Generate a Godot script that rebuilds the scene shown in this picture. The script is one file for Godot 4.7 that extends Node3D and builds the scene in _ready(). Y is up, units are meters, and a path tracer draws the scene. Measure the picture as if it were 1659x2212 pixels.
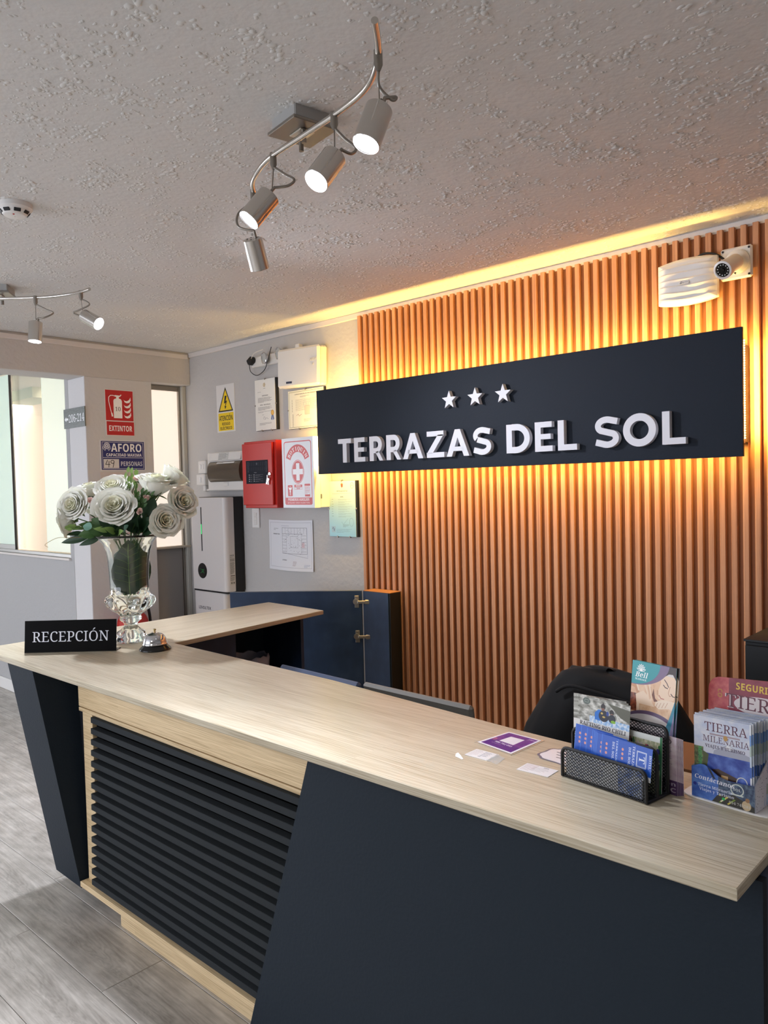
extends Node3D
# A small hotel reception: slat wall with a back-lit sign, reception desk, track lights, flowers, notices.
# World: metres, y up, floor at y = 0; the slat wall runs along x and faces +z.

const CEIL := 2.30
const ZW := -2.92        # face of the back wall
const XL := -4.44        # face of the header beam and pillar on the left
const ZK := -2.187       # face of the hall wall that holds the wide window
const CT := 0.843        # top of the counter

const SETTING := {
	"floor": ["grey oak plank floor running under the reception desk", "floor"],
	"ceiling": ["off-white ceiling with sprayed stipple above the reception", "ceiling"],
	"wall_back": ["pale lilac-grey back wall that carries notices and the slat cladding", "wall"],
	"wall_right": ["plain pale wall to the right, outside the photograph", "wall"],
	"wall_front": ["plain wall behind the camera with a wide entrance window", "wall"],
	"wall_left": ["taupe header beam over the hall opening, under the left cornice", "wall"],
	"wall_pillar": ["pale pillar carrying the red and blue notices", "wall"],
	"wall_recess": ["low grey wall under the narrow window beside the pillar", "wall"],
	"wall_hall": ["lilac-grey hall wall under and around the wide sliding window", "wall"],
	"wall_well": ["peach wall of the light well seen through the wide window", "wall"],
	"wall_end": ["white end wall of the hall, outside the photograph", "wall"],
	"trim_1": ["pale flat cornice along the header beam on the left", "trim"],
	"trim_2": ["pale flat cornice along the top of the back wall", "trim"],
	"trim_3": ["grey-green beam across the light well behind the wide window", "trim"],
	"trim_well": ["white lid of the light well above the wide window", "trim"],
	"baseboard_hall": ["white baseboard along the foot of the hall wall", "baseboard"],
	"window_1": ["wide sliding window with frosted and clear panes in the hall wall", "window"],
	"window_2": ["narrow bright window between the pillar and the corner", "window"],
	"window_3": ["wide frosted entrance window behind the camera", "window"],
}

var rng := RandomNumberGenerator.new()
var M := {}

# ------------------------------------------------------------------ mesh builder
class Mb:
	var st := SurfaceTool.new()
	func _init():
		st.begin(Mesh.PRIMITIVE_TRIANGLES)
	func v(p: Vector3, n: Vector3, u: Vector2):
		st.set_normal(n)
		st.set_uv(u)
		st.add_vertex(p)
	func tri(a: Vector3, b: Vector3, c: Vector3, na: Vector3, nb: Vector3, nc: Vector3, ua := Vector2(), ub := Vector2(), uc := Vector2()):
		if (b - a).cross(c - a).dot(na + nb + nc) > 0.0:
			v(a, na, ua); v(c, nc, uc); v(b, nb, ub)
		else:
			v(a, na, ua); v(b, nb, ub); v(c, nc, uc)
	# flat convex polygon turned away from ctr
	func poly(p: Array, ctr: Vector3, uv: Array = []):
		var n := Vector3()
		for i in range(p.size()):
			n += (p[i] as Vector3).cross(p[(i + 1) % p.size()])
		if n.length_squared() < 1e-24:
			return
		n = n.normalized()
		if n.dot((p[0] as Vector3) - ctr) < 0.0:
			n = -n
		for i in range(1, p.size() - 1):
			if uv.is_empty():
				tri(p[0], p[i], p[i + 1], n, n, n)
			else:
				tri(p[0], p[i], p[i + 1], n, n, n, uv[0], uv[i], uv[i + 1])
	func hexa(p: Array):
		var c := Vector3()
		for q in p:
			c += q / 8.0
		for f in [[0, 1, 2, 3], [4, 5, 6, 7], [0, 1, 5, 4], [1, 2, 6, 5], [2, 3, 7, 6], [3, 0, 4, 7]]:
			poly([p[f[0]], p[f[1]], p[f[2]], p[f[3]]], c)
	func box(c: Vector3, s: Vector3, bev := 0.0, bas := Basis()):
		var h := s / 2.0
		var b: float = min(bev, min(h.x, min(h.y, h.z)) * 0.98)
		for a in 3:
			var e := (a + 1) % 3
			var g := (a + 2) % 3
			for sa in [-1.0, 1.0]:
				var q := []
				for k in [[-1, -1], [1, -1], [1, 1], [-1, 1]]:
					var w := Vector3()
					w[a] = sa * h[a]
					w[e] = k[0] * (h[e] - b)
					w[g] = k[1] * (h[g] - b)
					q.append(c + bas * w)
				poly(q, c)
			if b > 0.0:
				for s1 in [-1.0, 1.0]:
					for s2 in [-1.0, 1.0]:
						var q := []
						for k in [[0, -1], [0, 1], [1, 1], [1, -1]]:
							var w := Vector3()
							w[a] = k[1] * (h[a] - b)
							w[e] = s1 * (h[e] - (b if k[0] == 1 else 0.0))
							w[g] = s2 * (h[g] - (0.0 if k[0] == 1 else b))
							q.append(c + bas * w)
						poly(q, c)
		if b > 0.0:
			for i in 8:
				var sg := Vector3(1 if i & 1 else -1, 1 if i & 2 else -1, 1 if i & 4 else -1)
				var q := []
				for a in 3:
					var w := sg * (h - Vector3(b, b, b))
					w[a] = sg[a] * h[a]
					q.append(c + bas * w)
				poly(q, c)
	# rows of points; duplicated rows make a crease
	func grid(rows: Array, wrap := false, flip := false):
		var m: int = rows.size()
		var k: int = rows[0].size()
		var nn := []
		for i in m:
			var r := []
			for j in k:
				var j0: int = (j - 1 + k) % k if wrap else maxi(j - 1, 0)
				var j1: int = (j + 1) % k if wrap else mini(j + 1, k - 1)
				var du: Vector3 = rows[i][j1] - rows[i][j0]
				var dv: Vector3 = rows[mini(i + 1, m - 1)][j] - rows[maxi(i - 1, 0)][j]
				var n := du.cross(dv)
				if n.length_squared() < 1e-20:
					var i2: int = i + 1 if i < m / 2 else i - 1
					du = rows[i2][j1] - rows[i2][j0]
					n = du.cross(dv)
				n = n.normalized() if n.length_squared() > 1e-24 else Vector3.UP
				r.append(-n if flip else n)
			nn.append(r)
		var lim: int = k if wrap else k - 1
		for i in m - 1:
			for j in lim:
				var j2: int = (j + 1) % k
				var ua := Vector2(float(j) / lim, float(i) / (m - 1))
				var ub := Vector2(float(j + 1) / lim, float(i) / (m - 1))
				var uc := Vector2(float(j + 1) / lim, float(i + 1) / (m - 1))
				var ud := Vector2(float(j) / lim, float(i + 1) / (m - 1))
				var a: Vector3 = rows[i][j]
				var b: Vector3 = rows[i][j2]
				var c: Vector3 = rows[i + 1][j2]
				var d: Vector3 = rows[i + 1][j]
				tri(a, b, c, nn[i][j], nn[i][j2], nn[i + 1][j2], ua, ub, uc)
				tri(a, c, d, nn[i][j], nn[i + 1][j2], nn[i + 1][j], ua, uc, ud)
	# profile of (radius, height) turned about y; lobes scallop the wall
	func lathe(prof: Array, n: int, xf := Transform3D(), lobes := 0, depth: Array = []):
		var rows := []
		for i in prof.size():
			var r := []
			for j in n:
				var a := TAU * j / n
				var q: float = prof[i].x
				if lobes > 0:
					q *= 1.0 + float(depth[i]) * (absf(sin(a * lobes / 2.0)) - 0.6)
				r.append(xf * Vector3(q * cos(a), prof[i].y, q * sin(a)))
			rows.append(r)
		grid(rows, true, true)
	func tube(pts: Array, r: float, n := 8, caps := true):
		var rows := []
		var t: Vector3 = (pts[1] - pts[0]).normalized()
		var u := t.cross(Vector3.UP if absf(t.y) < 0.9 else Vector3.RIGHT).normalized()
		for i in pts.size():
			var t2: Vector3 = (pts[mini(i + 1, pts.size() - 1)] - pts[maxi(i - 1, 0)]).normalized()
			u = (u - t2 * u.dot(t2)).normalized()
			var w := t2.cross(u)
			var row := []
			for j in n:
				var a := TAU * j / n
				row.append(pts[i] + (u * cos(a) + w * sin(a)) * r)
			rows.append(row)
		if caps:
			for e in [0, pts.size() - 1]:
				poly(rows[e], pts[1] if e == 0 else pts[pts.size() - 2])
		# outward normals
		var du: Vector3 = rows[0][1] - rows[0][n - 1]
		var dv: Vector3 = rows[1][0] - rows[0][0]
		grid(rows, true, du.cross(dv).dot(rows[0][0] - pts[0]) < 0.0)
	# cylinder from a to b
	func cyl(a: Vector3, b: Vector3, r0: float, r1: float, n := 24, cap0 := true, cap1 := true):
		var t := (b - a).normalized()
		var u := t.cross(Vector3.UP if absf(t.y) < 0.9 else Vector3.RIGHT).normalized()
		var w := t.cross(u)
		var ra := []
		var rb := []
		for j in n:
			var d := u * cos(TAU * j / n) + w * sin(TAU * j / n)
			ra.append(a + d * r0)
			rb.append(b + d * r1)
		for j in n:
			var j2 := (j + 1) % n
			var n1: Vector3 = (ra[j] - a).normalized()
			var n2: Vector3 = (ra[j2] - a).normalized()
			tri(ra[j], ra[j2], rb[j2], n1, n2, n2)
			tri(ra[j], rb[j2], rb[j], n1, n2, n1)
		if cap0:
			poly(ra, b)
		if cap1:
			poly(rb, a)
	# a simple outline in the plane of xf (x, y), thick along its z from 0 to d
	func prism(pts: PackedVector2Array, d: float, xf: Transform3D):
		var idx := Geometry2D.triangulate_polygon(pts)
		var nz := xf.basis.z.normalized()
		for s in [0, 1]:
			for i in range(0, idx.size(), 3):
				var q := []
				for k in 3:
					var p := pts[idx[i + k]]
					q.append(xf * Vector3(p.x, p.y, d * s))
				var n := nz if s == 1 else -nz
				tri(q[0], q[1], q[2], n, n, n)
		var sgn := -1.0 if Geometry2D.is_polygon_clockwise(pts) else 1.0
		for i in pts.size():
			var p := pts[i]
			var p2 := pts[(i + 1) % pts.size()]
			var e := (p2 - p).normalized()
			var n := (xf.basis * Vector3(e.y, -e.x, 0)).normalized() * sgn
			var a := xf * Vector3(p.x, p.y, 0)
			var b := xf * Vector3(p2.x, p2.y, 0)
			var c := xf * Vector3(p2.x, p2.y, d)
			var f := xf * Vector3(p.x, p.y, d)
			tri(a, b, c, n, n, n)
			tri(a, c, f, n, n, n)
	# band of width 2w along a 2D path, thick along z
	func stroke(path: Array, w: float, d: float, xf: Transform3D, closed := false):
		var L := PackedVector2Array()
		var R := PackedVector2Array()
		var k := path.size()
		for i in k:
			var p0: Vector2 = path[(i - 1 + k) % k] if closed or i > 0 else path[i]
			var p1: Vector2 = path[(i + 1) % k] if closed or i < k - 1 else path[i]
			var t := (p1 - p0).normalized()
			var n := Vector2(-t.y, t.x)
			L.append(path[i] + n * w)
			R.append(path[i] - n * w)
		for i in (k if closed else k - 1):
			var i2 := (i + 1) % k
			prism(PackedVector2Array([L[i], R[i], R[i2], L[i2]]), d, xf)
	# horizontal slab with a chamfered top edge; outline in (x, z)
	func slab(o: Array, y0: float, y1: float, ch: float):
		var k := o.size()
		var c := Vector2()
		for p in o:
			c += p / k
		var inn := []
		for i in k:
			var a: Vector2 = (o[i] - o[(i - 1 + k) % k]).normalized()
			var b: Vector2 = (o[(i + 1) % k] - o[i]).normalized()
			var na := Vector2(-a.y, a.x)
			var nb := Vector2(-b.y, b.x)
			if na.dot(c - o[i]) < 0.0:
				na = -na
			if nb.dot(c - o[i]) < 0.0:
				nb = -nb
			inn.append(o[i] + (na + nb) * ch / maxf(0.3, 1.0 + na.dot(nb)))
		var C := Vector3(c.x, (y0 + y1) / 2, c.y)
		var rings := []
		for r in [[inn, y0], [o, y0 + ch], [o, y1 - ch], [inn, y1]]:
			var q := []
			for p in r[0]:
				q.append(Vector3(p.x, r[1], p.y))
			rings.append(q)
		poly(rings[0], C)
		poly(rings[3], C)
		for r in 3:
			for i in k:
				var i2 := (i + 1) % k
				poly([rings[r][i], rings[r][i2], rings[r + 1][i2], rings[r + 1][i]], C)
	# a board of w x h x t with its picture on the front; o is the middle of the front
	func card(o: Vector3, right: Vector3, up: Vector3, w: float, h: float, t: float, edge := Vector2(0.01, 0.01)):
		var r := right.normalized() * w / 2
		var u := up.normalized() * h / 2
		var n := right.cross(up).normalized() * t
		var f := [o - r - u, o + r - u, o + r + u, o - r + u]
		var c := o - n / 2
		poly(f, c, [Vector2(0, 1), Vector2(1, 1), Vector2(1, 0), Vector2(0, 0)])
		var z := [edge, edge, edge, edge]
		poly([f[0] - n, f[1] - n, f[2] - n, f[3] - n], c, z)
		for i in 4:
			var i2 := (i + 1) % 4
			poly([f[i], f[i2], f[i2] - n, f[i] - n], c, z)
	func mesh(m: Material) -> ArrayMesh:
		var a := st.commit()
		a.surface_set_material(0, m)
		return a

# ------------------------------------------------------------------ picture painter
class Pic:
	static var fonts := {}
	static var cache := {}
	var im: Image
	var w: int
	var h: int
	func _init(W: int, H: int, c: Color):
		w = W
		h = H
		im = Image.create(W, H, false, Image.FORMAT_RGBA8)
		im.fill(c)
	func rect(x: float, y: float, a: float, b: float, c: Color):
		im.fill_rect(Rect2i(roundi(x), roundi(y), maxi(1, roundi(a)), maxi(1, roundi(b))), c)
	func frame(x: float, y: float, a: float, b: float, t: float, c: Color):
		rect(x, y, a, t, c); rect(x, y + b - t, a, t, c); rect(x, y, t, b, c); rect(x + a - t, y, t, b, c)
	func poly(p: Array, c: Color):
		var y0 := 1e9
		var y1 := -1e9
		for q in p:
			y0 = minf(y0, q.y)
			y1 = maxf(y1, q.y)
		for y in range(maxi(0, floori(y0)), mini(h, ceili(y1) + 1)):
			var xs := []
			for i in p.size():
				var a: Vector2 = p[i]
				var b: Vector2 = p[(i + 1) % p.size()]
				var yy := y + 0.5
				if (a.y <= yy) != (b.y <= yy):
					xs.append(a.x + (yy - a.y) / (b.y - a.y) * (b.x - a.x))
			xs.sort()
			for i in range(0, xs.size() - 1, 2):
				var x0 := roundi(xs[i])
				var x1 := roundi(xs[i + 1])
				if x1 > x0:
					im.fill_rect(Rect2i(x0, y, x1 - x0, 1), c)
	func oval(x: float, y: float, rx: float, ry: float, c: Color):
		for j in range(floori(y - ry), ceili(y + ry) + 1):
			var t := (j + 0.5 - y) / ry
			if absf(t) < 1.0:
				var a := rx * sqrt(1.0 - t * t)
				im.fill_rect(Rect2i(roundi(x - a), j, maxi(1, roundi(2 * a)), 1), c)
	func ring(x: float, y: float, rx: float, ry: float, t: float, c: Color):
		var p := []
		for i in 49:
			p.append(Vector2(x + rx * cos(TAU * i / 48), y + ry * sin(TAU * i / 48)))
		line(p, t, c)
	func line(p: Array, t: float, c: Color):
		for i in p.size() - 1:
			var d: Vector2 = p[i + 1] - p[i]
			if d.length() < 0.01:
				continue
			var n := Vector2(-d.y, d.x).normalized() * t / 2
			poly([p[i] + n, p[i + 1] + n, p[i + 1] - n, p[i] - n], c)
			if t > 3.0:
				oval(p[i].x, p[i].y, t / 2, t / 2, c)
	func rrect(x: float, y: float, a: float, b: float, r: float, c: Color):
		rect(x + r, y, a - 2 * r, b, c)
		rect(x, y + r, a, b - 2 * r, c)
		for q in [[x + r, y + r], [x + a - r, y + r], [x + r, y + b - r], [x + a - r, y + b - r]]:
			oval(q[0], q[1], r, r, c)
	static func glyph(ch: String, f: int, px: int) -> Dictionary:
		var key := "%s|%d|%d" % [ch, f, px]
		if cache.has(key):
			return cache[key]
		if not fonts.has(f):
			var sf := SystemFont.new()
			sf.font_names = PackedStringArray([["Droid Sans", "Droid Serif"][f % 2]])
			sf.font_weight = 700 if f < 2 else 400
			fonts[f] = sf
		var ts := TextServerManager.get_primary_interface()
		var rid: RID = fonts[f].get_rids()[0]
		var sz := Vector2i(px, 0)
		var g := ts.font_get_glyph_index(rid, px, ch.unicode_at(0), 0)
		ts.font_render_glyph(rid, sz, g)
		var d := {"adv": ts.font_get_glyph_advance(rid, px, g).x, "w": 0, "h": 0, "off": ts.font_get_glyph_offset(rid, sz, g), "a": PackedByteArray()}
		var uv := ts.font_get_glyph_uv_rect(rid, sz, g)
		if uv.size.x > 1 and ch != " ":
			var at := ts.font_get_texture_image(rid, sz, ts.font_get_glyph_texture_idx(rid, sz, g))
			var part := at.get_region(Rect2i(uv))
			part.convert(Image.FORMAT_LA8)
			d.w = part.get_width()
			d.h = part.get_height()
			d.a = part.get_data()
		cache[key] = d
		return d
	# f: 0 sans bold, 1 serif bold, 2 sans, 3 serif; options sx (stretch), a (anchor 0..1), r (turn), sh (slant)
	func text(s: String, x: float, y: float, px: int, c: Color, f := 0, o := {}):
		var sx: float = o.get("sx", 1.0)
		var sh: float = o.get("sh", 0.0)
		var total := 0.0
		for ch in s:
			total += glyph(ch, f, px).adv * sx
		var pen: float = -float(o.get("a", 0.0)) * total
		var xf := Transform2D(o.get("r", 0.0), Vector2(x, y)) * Transform2D(Vector2(1, 0), Vector2(-sh, 1), Vector2())
		var inv := xf.affine_inverse()
		for ch in s:
			var g := glyph(ch, f, px)
			if g.w > 0:
				var lo := Vector2(pen + g.off.x * sx, g.off.y)
				var bb := Rect2(xf * lo, Vector2())
				for k in [Vector2(g.w * sx, 0), Vector2(0, g.h), Vector2(g.w * sx, g.h)]:
					bb = bb.expand(xf * (lo + k))
				for yy in range(maxi(0, floori(bb.position.y)), mini(h, ceili(bb.end.y))):
					for xx in range(maxi(0, floori(bb.position.x)), mini(w, ceili(bb.end.x))):
						var q := inv * Vector2(xx + 0.5, yy + 0.5) - lo
						var gx := int(q.x / sx)
						var gy := int(q.y)
						if q.x >= 0 and q.y >= 0 and gx < g.w and gy < g.h:
							var al: float = g.a[(gy * g.w + gx) * 2 + 1] / 255.0
							if al > 0.02:
								im.set_pixel(xx, yy, im.get_pixel(xx, yy).lerp(c, al))
			pen += g.adv * sx
	func arc(s: String, x: float, y: float, r: float, a0: float, a1: float, px: int, c: Color, f := 0):
		for i in s.length():
			var t := lerpf(a0, a1, (i + 0.5) / s.length())
			text(s[i], x + r * sin(t), y - r * cos(t), px, c, f, {"a": 0.5, "r": t})
	# rows of small print: too fine to read in the photograph
	func small(x: float, y: float, a: float, rows: int, pitch: float, c: Color, seed_: int, t := 2.0):
		var g := RandomNumberGenerator.new()
		g.seed = seed_
		for i in rows:
			var q := x
			var e := x + a * (g.randf_range(0.75, 1.0) if i < rows - 1 else g.randf_range(0.3, 0.7))
			while q < e:
				var l := minf(g.randf_range(5, 18), e - q)
				rect(q, y + i * pitch, l, t, c)
				q += l + 3
	func speckle(n: int, c: Color, s: int, r := 1.0):
		var g := RandomNumberGenerator.new()
		g.seed = s
		for i in n:
			rect(g.randf() * w, g.randf() * h, g.randf_range(1, r), g.randf_range(1, r), c)
	# cloudy mottling between two colours inside a box
	func cloud(x: int, y: int, a: int, b: int, c0: Color, c1: Color, s: int, fr := 0.02, sy := 1.0):
		var nz := FastNoiseLite.new()
		nz.seed = s
		nz.frequency = fr
		for j in range(maxi(0, y), mini(h, y + b)):
			for i in range(maxi(0, x), mini(w, x + a)):
				im.set_pixel(i, j, c0.lerp(c1, clampf(0.5 + 0.9 * nz.get_noise_2d(i, j * sy), 0, 1)))
	func tex() -> ImageTexture:
		return ImageTexture.create_from_image(im)

# ------------------------------------------------------------------ objects
var taken := {}

func numbered(called: String) -> String:
	if not taken.has(called):
		taken[called] = 0
		return called
	taken[called] += 1
	return "%s_%03d" % [called, taken[called]]

func tag(o, label: String, category: String, group := "", kind := ""):
	if label != "":
		o.set_meta("label", label)
	if category != "":
		o.set_meta("category", category)
	if group != "":
		o.set_meta("group", group)
	if kind != "":
		o.set_meta("kind", kind)

func thing(called: String, label: String, category: String, at := Vector3(), group := "") -> Node3D:
	var o := Node3D.new()
	o.name = numbered(called)
	add_child(o)
	o.position = at
	tag(o, label, category, group)
	return o

# meshes are written in world metres; a part is set back by its thing's position
func put(called: String, mesh: Mesh, parent: Node = self) -> MeshInstance3D:
	var o := MeshInstance3D.new()
	o.mesh = mesh
	o.name = numbered(called) if parent == self else called
	o.cast_shadow = GeometryInstance3D.SHADOW_CASTING_SETTING_ON
	parent.add_child(o, true)
	if parent != self and parent.get_parent() == self and parent is Node3D:
		o.position = -(parent as Node3D).position
	return o

func part(called: String, mb: Mb, m: Material, parent: Node = self) -> MeshInstance3D:
	return put(called, mb.mesh(m), parent)

func struct(called: String, mb: Mb, m: Material) -> MeshInstance3D:
	var o := part(called, mb, m)
	setting(o, called)
	return o

func setting(o: Node, called: String):
	o.set_meta("kind", "structure")
	if SETTING.has(called):
		tag(o, SETTING[called][0], SETTING[called][1])

func boxp(called: String, c: Vector3, s: Vector3, m: Material, parent: Node = self, bev := 0.002, bas := Basis()) -> MeshInstance3D:
	var b := Mb.new()
	b.box(c, s, bev, bas)
	return part(called, b, m, parent)

# box between two corners
func spanp(called: String, a: Vector3, b: Vector3, m: Material, parent: Node = self, bev := 0.002) -> MeshInstance3D:
	return boxp(called, (a + b) / 2, (b - a).abs(), m, parent, bev)

# ------------------------------------------------------------------ materials
func mat(c: Color, rough := 0.7, metal := 0.0, spec := 0.5) -> StandardMaterial3D:
	var m := StandardMaterial3D.new()
	m.albedo_color = c
	m.roughness = rough
	m.metallic = metal
	m.metallic_specular = spec
	return m

func c8(r: int, g: int, b: int) -> Color:
	return Color8(r, g, b)

func glow(c: Color, e: float) -> StandardMaterial3D:
	var m := mat(c, 0.5)
	m.emission_enabled = true
	m.emission = c
	m.emission_energy_multiplier = e
	return m

func printed(p: Pic, rough := 0.5) -> StandardMaterial3D:
	var m := mat(Color.WHITE, rough)
	m.albedo_texture = p.tex()
	m.texture_repeat = false
	return m

func triplanar(m: StandardMaterial3D, s: Vector3, world := false):
	m.uv1_triplanar = true
	m.uv1_world_triplanar = world
	m.uv1_scale = s
	m.uv1_triplanar_sharpness = 8.0

# noise stretched sx by sy, as bytes
func streaks(w: int, h: int, sx: float, sy: float, freq: float, s: int) -> PackedByteArray:
	var n := FastNoiseLite.new()
	n.seed = s
	n.frequency = freq
	n.fractal_octaves = 3
	var im := n.get_seamless_image(maxi(8, int(w / sx)), maxi(8, int(h / sy)))
	im.convert(Image.FORMAT_L8)
	im.resize(w, h, Image.INTERPOLATE_CUBIC)
	return im.get_data()

# grain along v (vertical in the picture)
func grain(w: int, h: int, layers: Array, stops: Array, turned := false) -> ImageTexture:
	var L := []
	for l in layers:
		L.append([streaks(w, h, l[0], l[1], l[2], l[3]), l[4]])
	var out := PackedByteArray()
	out.resize(w * h * 3)
	for i in w * h:
		var t := 0.5
		for l in L:
			t += (l[0][i] / 255.0 - 0.5) * l[1]
		t = clampf(t, 0.0, 0.999) * (stops.size() - 1)
		var k := int(t)
		var c: Color = stops[k].lerp(stops[k + 1], t - k)
		out[i * 3] = c.r8
		out[i * 3 + 1] = c.g8
		out[i * 3 + 2] = c.b8
	var im := Image.create_from_data(w, h, false, Image.FORMAT_RGB8, out)
	if turned:
		im.rotate_90(CLOCKWISE)
	return ImageTexture.create_from_image(im)

func bumps(freq: float, s: int, strength: float, size := 512) -> NoiseTexture2D:
	var n := FastNoiseLite.new()
	n.seed = s
	n.frequency = freq
	n.fractal_octaves = 4
	var t := NoiseTexture2D.new()
	t.width = size
	t.height = size
	t.seamless = true
	t.noise = n
	t.as_normal_map = true
	t.bump_strength = strength
	return t

func rough_paint(c: Color, freq: float, s: int, strength: float, scale: float, rough := 0.85) -> StandardMaterial3D:
	var m := mat(c, rough)
	m.normal_enabled = true
	m.normal_texture = bumps(freq, s, strength)
	triplanar(m, Vector3.ONE * scale, true)
	return m

func smooth_path(p: Array, sub: int) -> Array:
	var out := []
	for i in p.size() - 1:
		var a = p[maxi(i - 1, 0)]
		var d = p[mini(i + 2, p.size() - 1)]
		for k in sub:
			var t := float(k) / sub
			out.append(p[i].cubic_interpolate(p[i + 1], a, d, t))
	out.append(p[p.size() - 1])
	return out

# ------------------------------------------------------------------ the scene
func _ready():
	rng.seed = 7
	camera_and_light()
	materials()
	room()
	hall()
	slat_wall()
	hotel_sign()
	desk()
	gate()
	ceiling_things()
	wall_things()
	inverter()
	pillar_things()
	flowers()
	desk_things()
	behind_desk()

func camera_and_light():
	var cam := Camera3D.new()
	cam.name = "camera"
	cam.keep_aspect = Camera3D.KEEP_HEIGHT
	cam.fov = 66.942
	cam.near = 0.05
	add_child(cam)
	cam.transform = Transform3D(Basis(Vector3(0.73264938, -0.02526025, -0.68013734), Vector3(-0.00453456, 0.99910768, -0.04199144), Vector3(0.68059115, 0.03384912, 0.73188108)), Vector3(0, 1.393, 0))
	cam.current = true
	var we := WorldEnvironment.new()
	we.name = "environment"
	var e := Environment.new()
	e.background_mode = Environment.BG_COLOR
	e.background_color = Color(0.55, 0.6, 0.65)
	e.tonemap_mode = Environment.TONE_MAPPER_LINEAR
	e.tonemap_exposure = 1.12
	e.sdfgi_enabled = true
	e.ssao_enabled = true
	e.ssil_enabled = true
	we.environment = e
	add_child(we)
	# daylight through the frosted entrance window behind the camera and the hall beyond the header
	area("daylight_entrance", Vector3(-3.6, 1.35, 2.50), Vector3(0, 0, -1), Vector2(3.0, 1.5), c8(238, 242, 255), 5.2)
	area("daylight_hall", Vector3(-8.86, 1.4, 1.1), Vector3(1, 0, 0), Vector2(2.4, 1.6), c8(244, 246, 255), 8.0)
	area("light_well", Vector3(-6.4, 2.62, -2.66), Vector3(0, -1, 0), Vector2(4.2, 0.5), c8(255, 250, 240), 24.0)
	area("light_well_side", Vector3(-7.95, 1.35, -2.34), Vector3(0, 0, -1), Vector2(0.9, 2.1), c8(255, 246, 236), 2.3)
	# ceiling panel over the lobby behind the camera
	area("lobby_lamp", Vector3(-1.2, 2.26, 1.3), Vector3(0, -1, 0), Vector2(0.58, 0.58), c8(255, 250, 244), 1.6)

func area(called: String, at: Vector3, towards: Vector3, size: Vector2, c: Color, energy: float) -> AreaLight3D:
	var l := AreaLight3D.new()
	l.name = called
	l.area_size = size
	l.light_color = c
	l.light_energy = energy
	l.shadow_enabled = true
	l.area_range = 20.0
	l.area_attenuation = 2.0
	add_child(l)
	var up := Vector3.UP if absf(towards.y) < 0.9 else Vector3.FORWARD
	l.transform = Transform3D(Basis.looking_at(towards, up), at)
	return l

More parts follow.
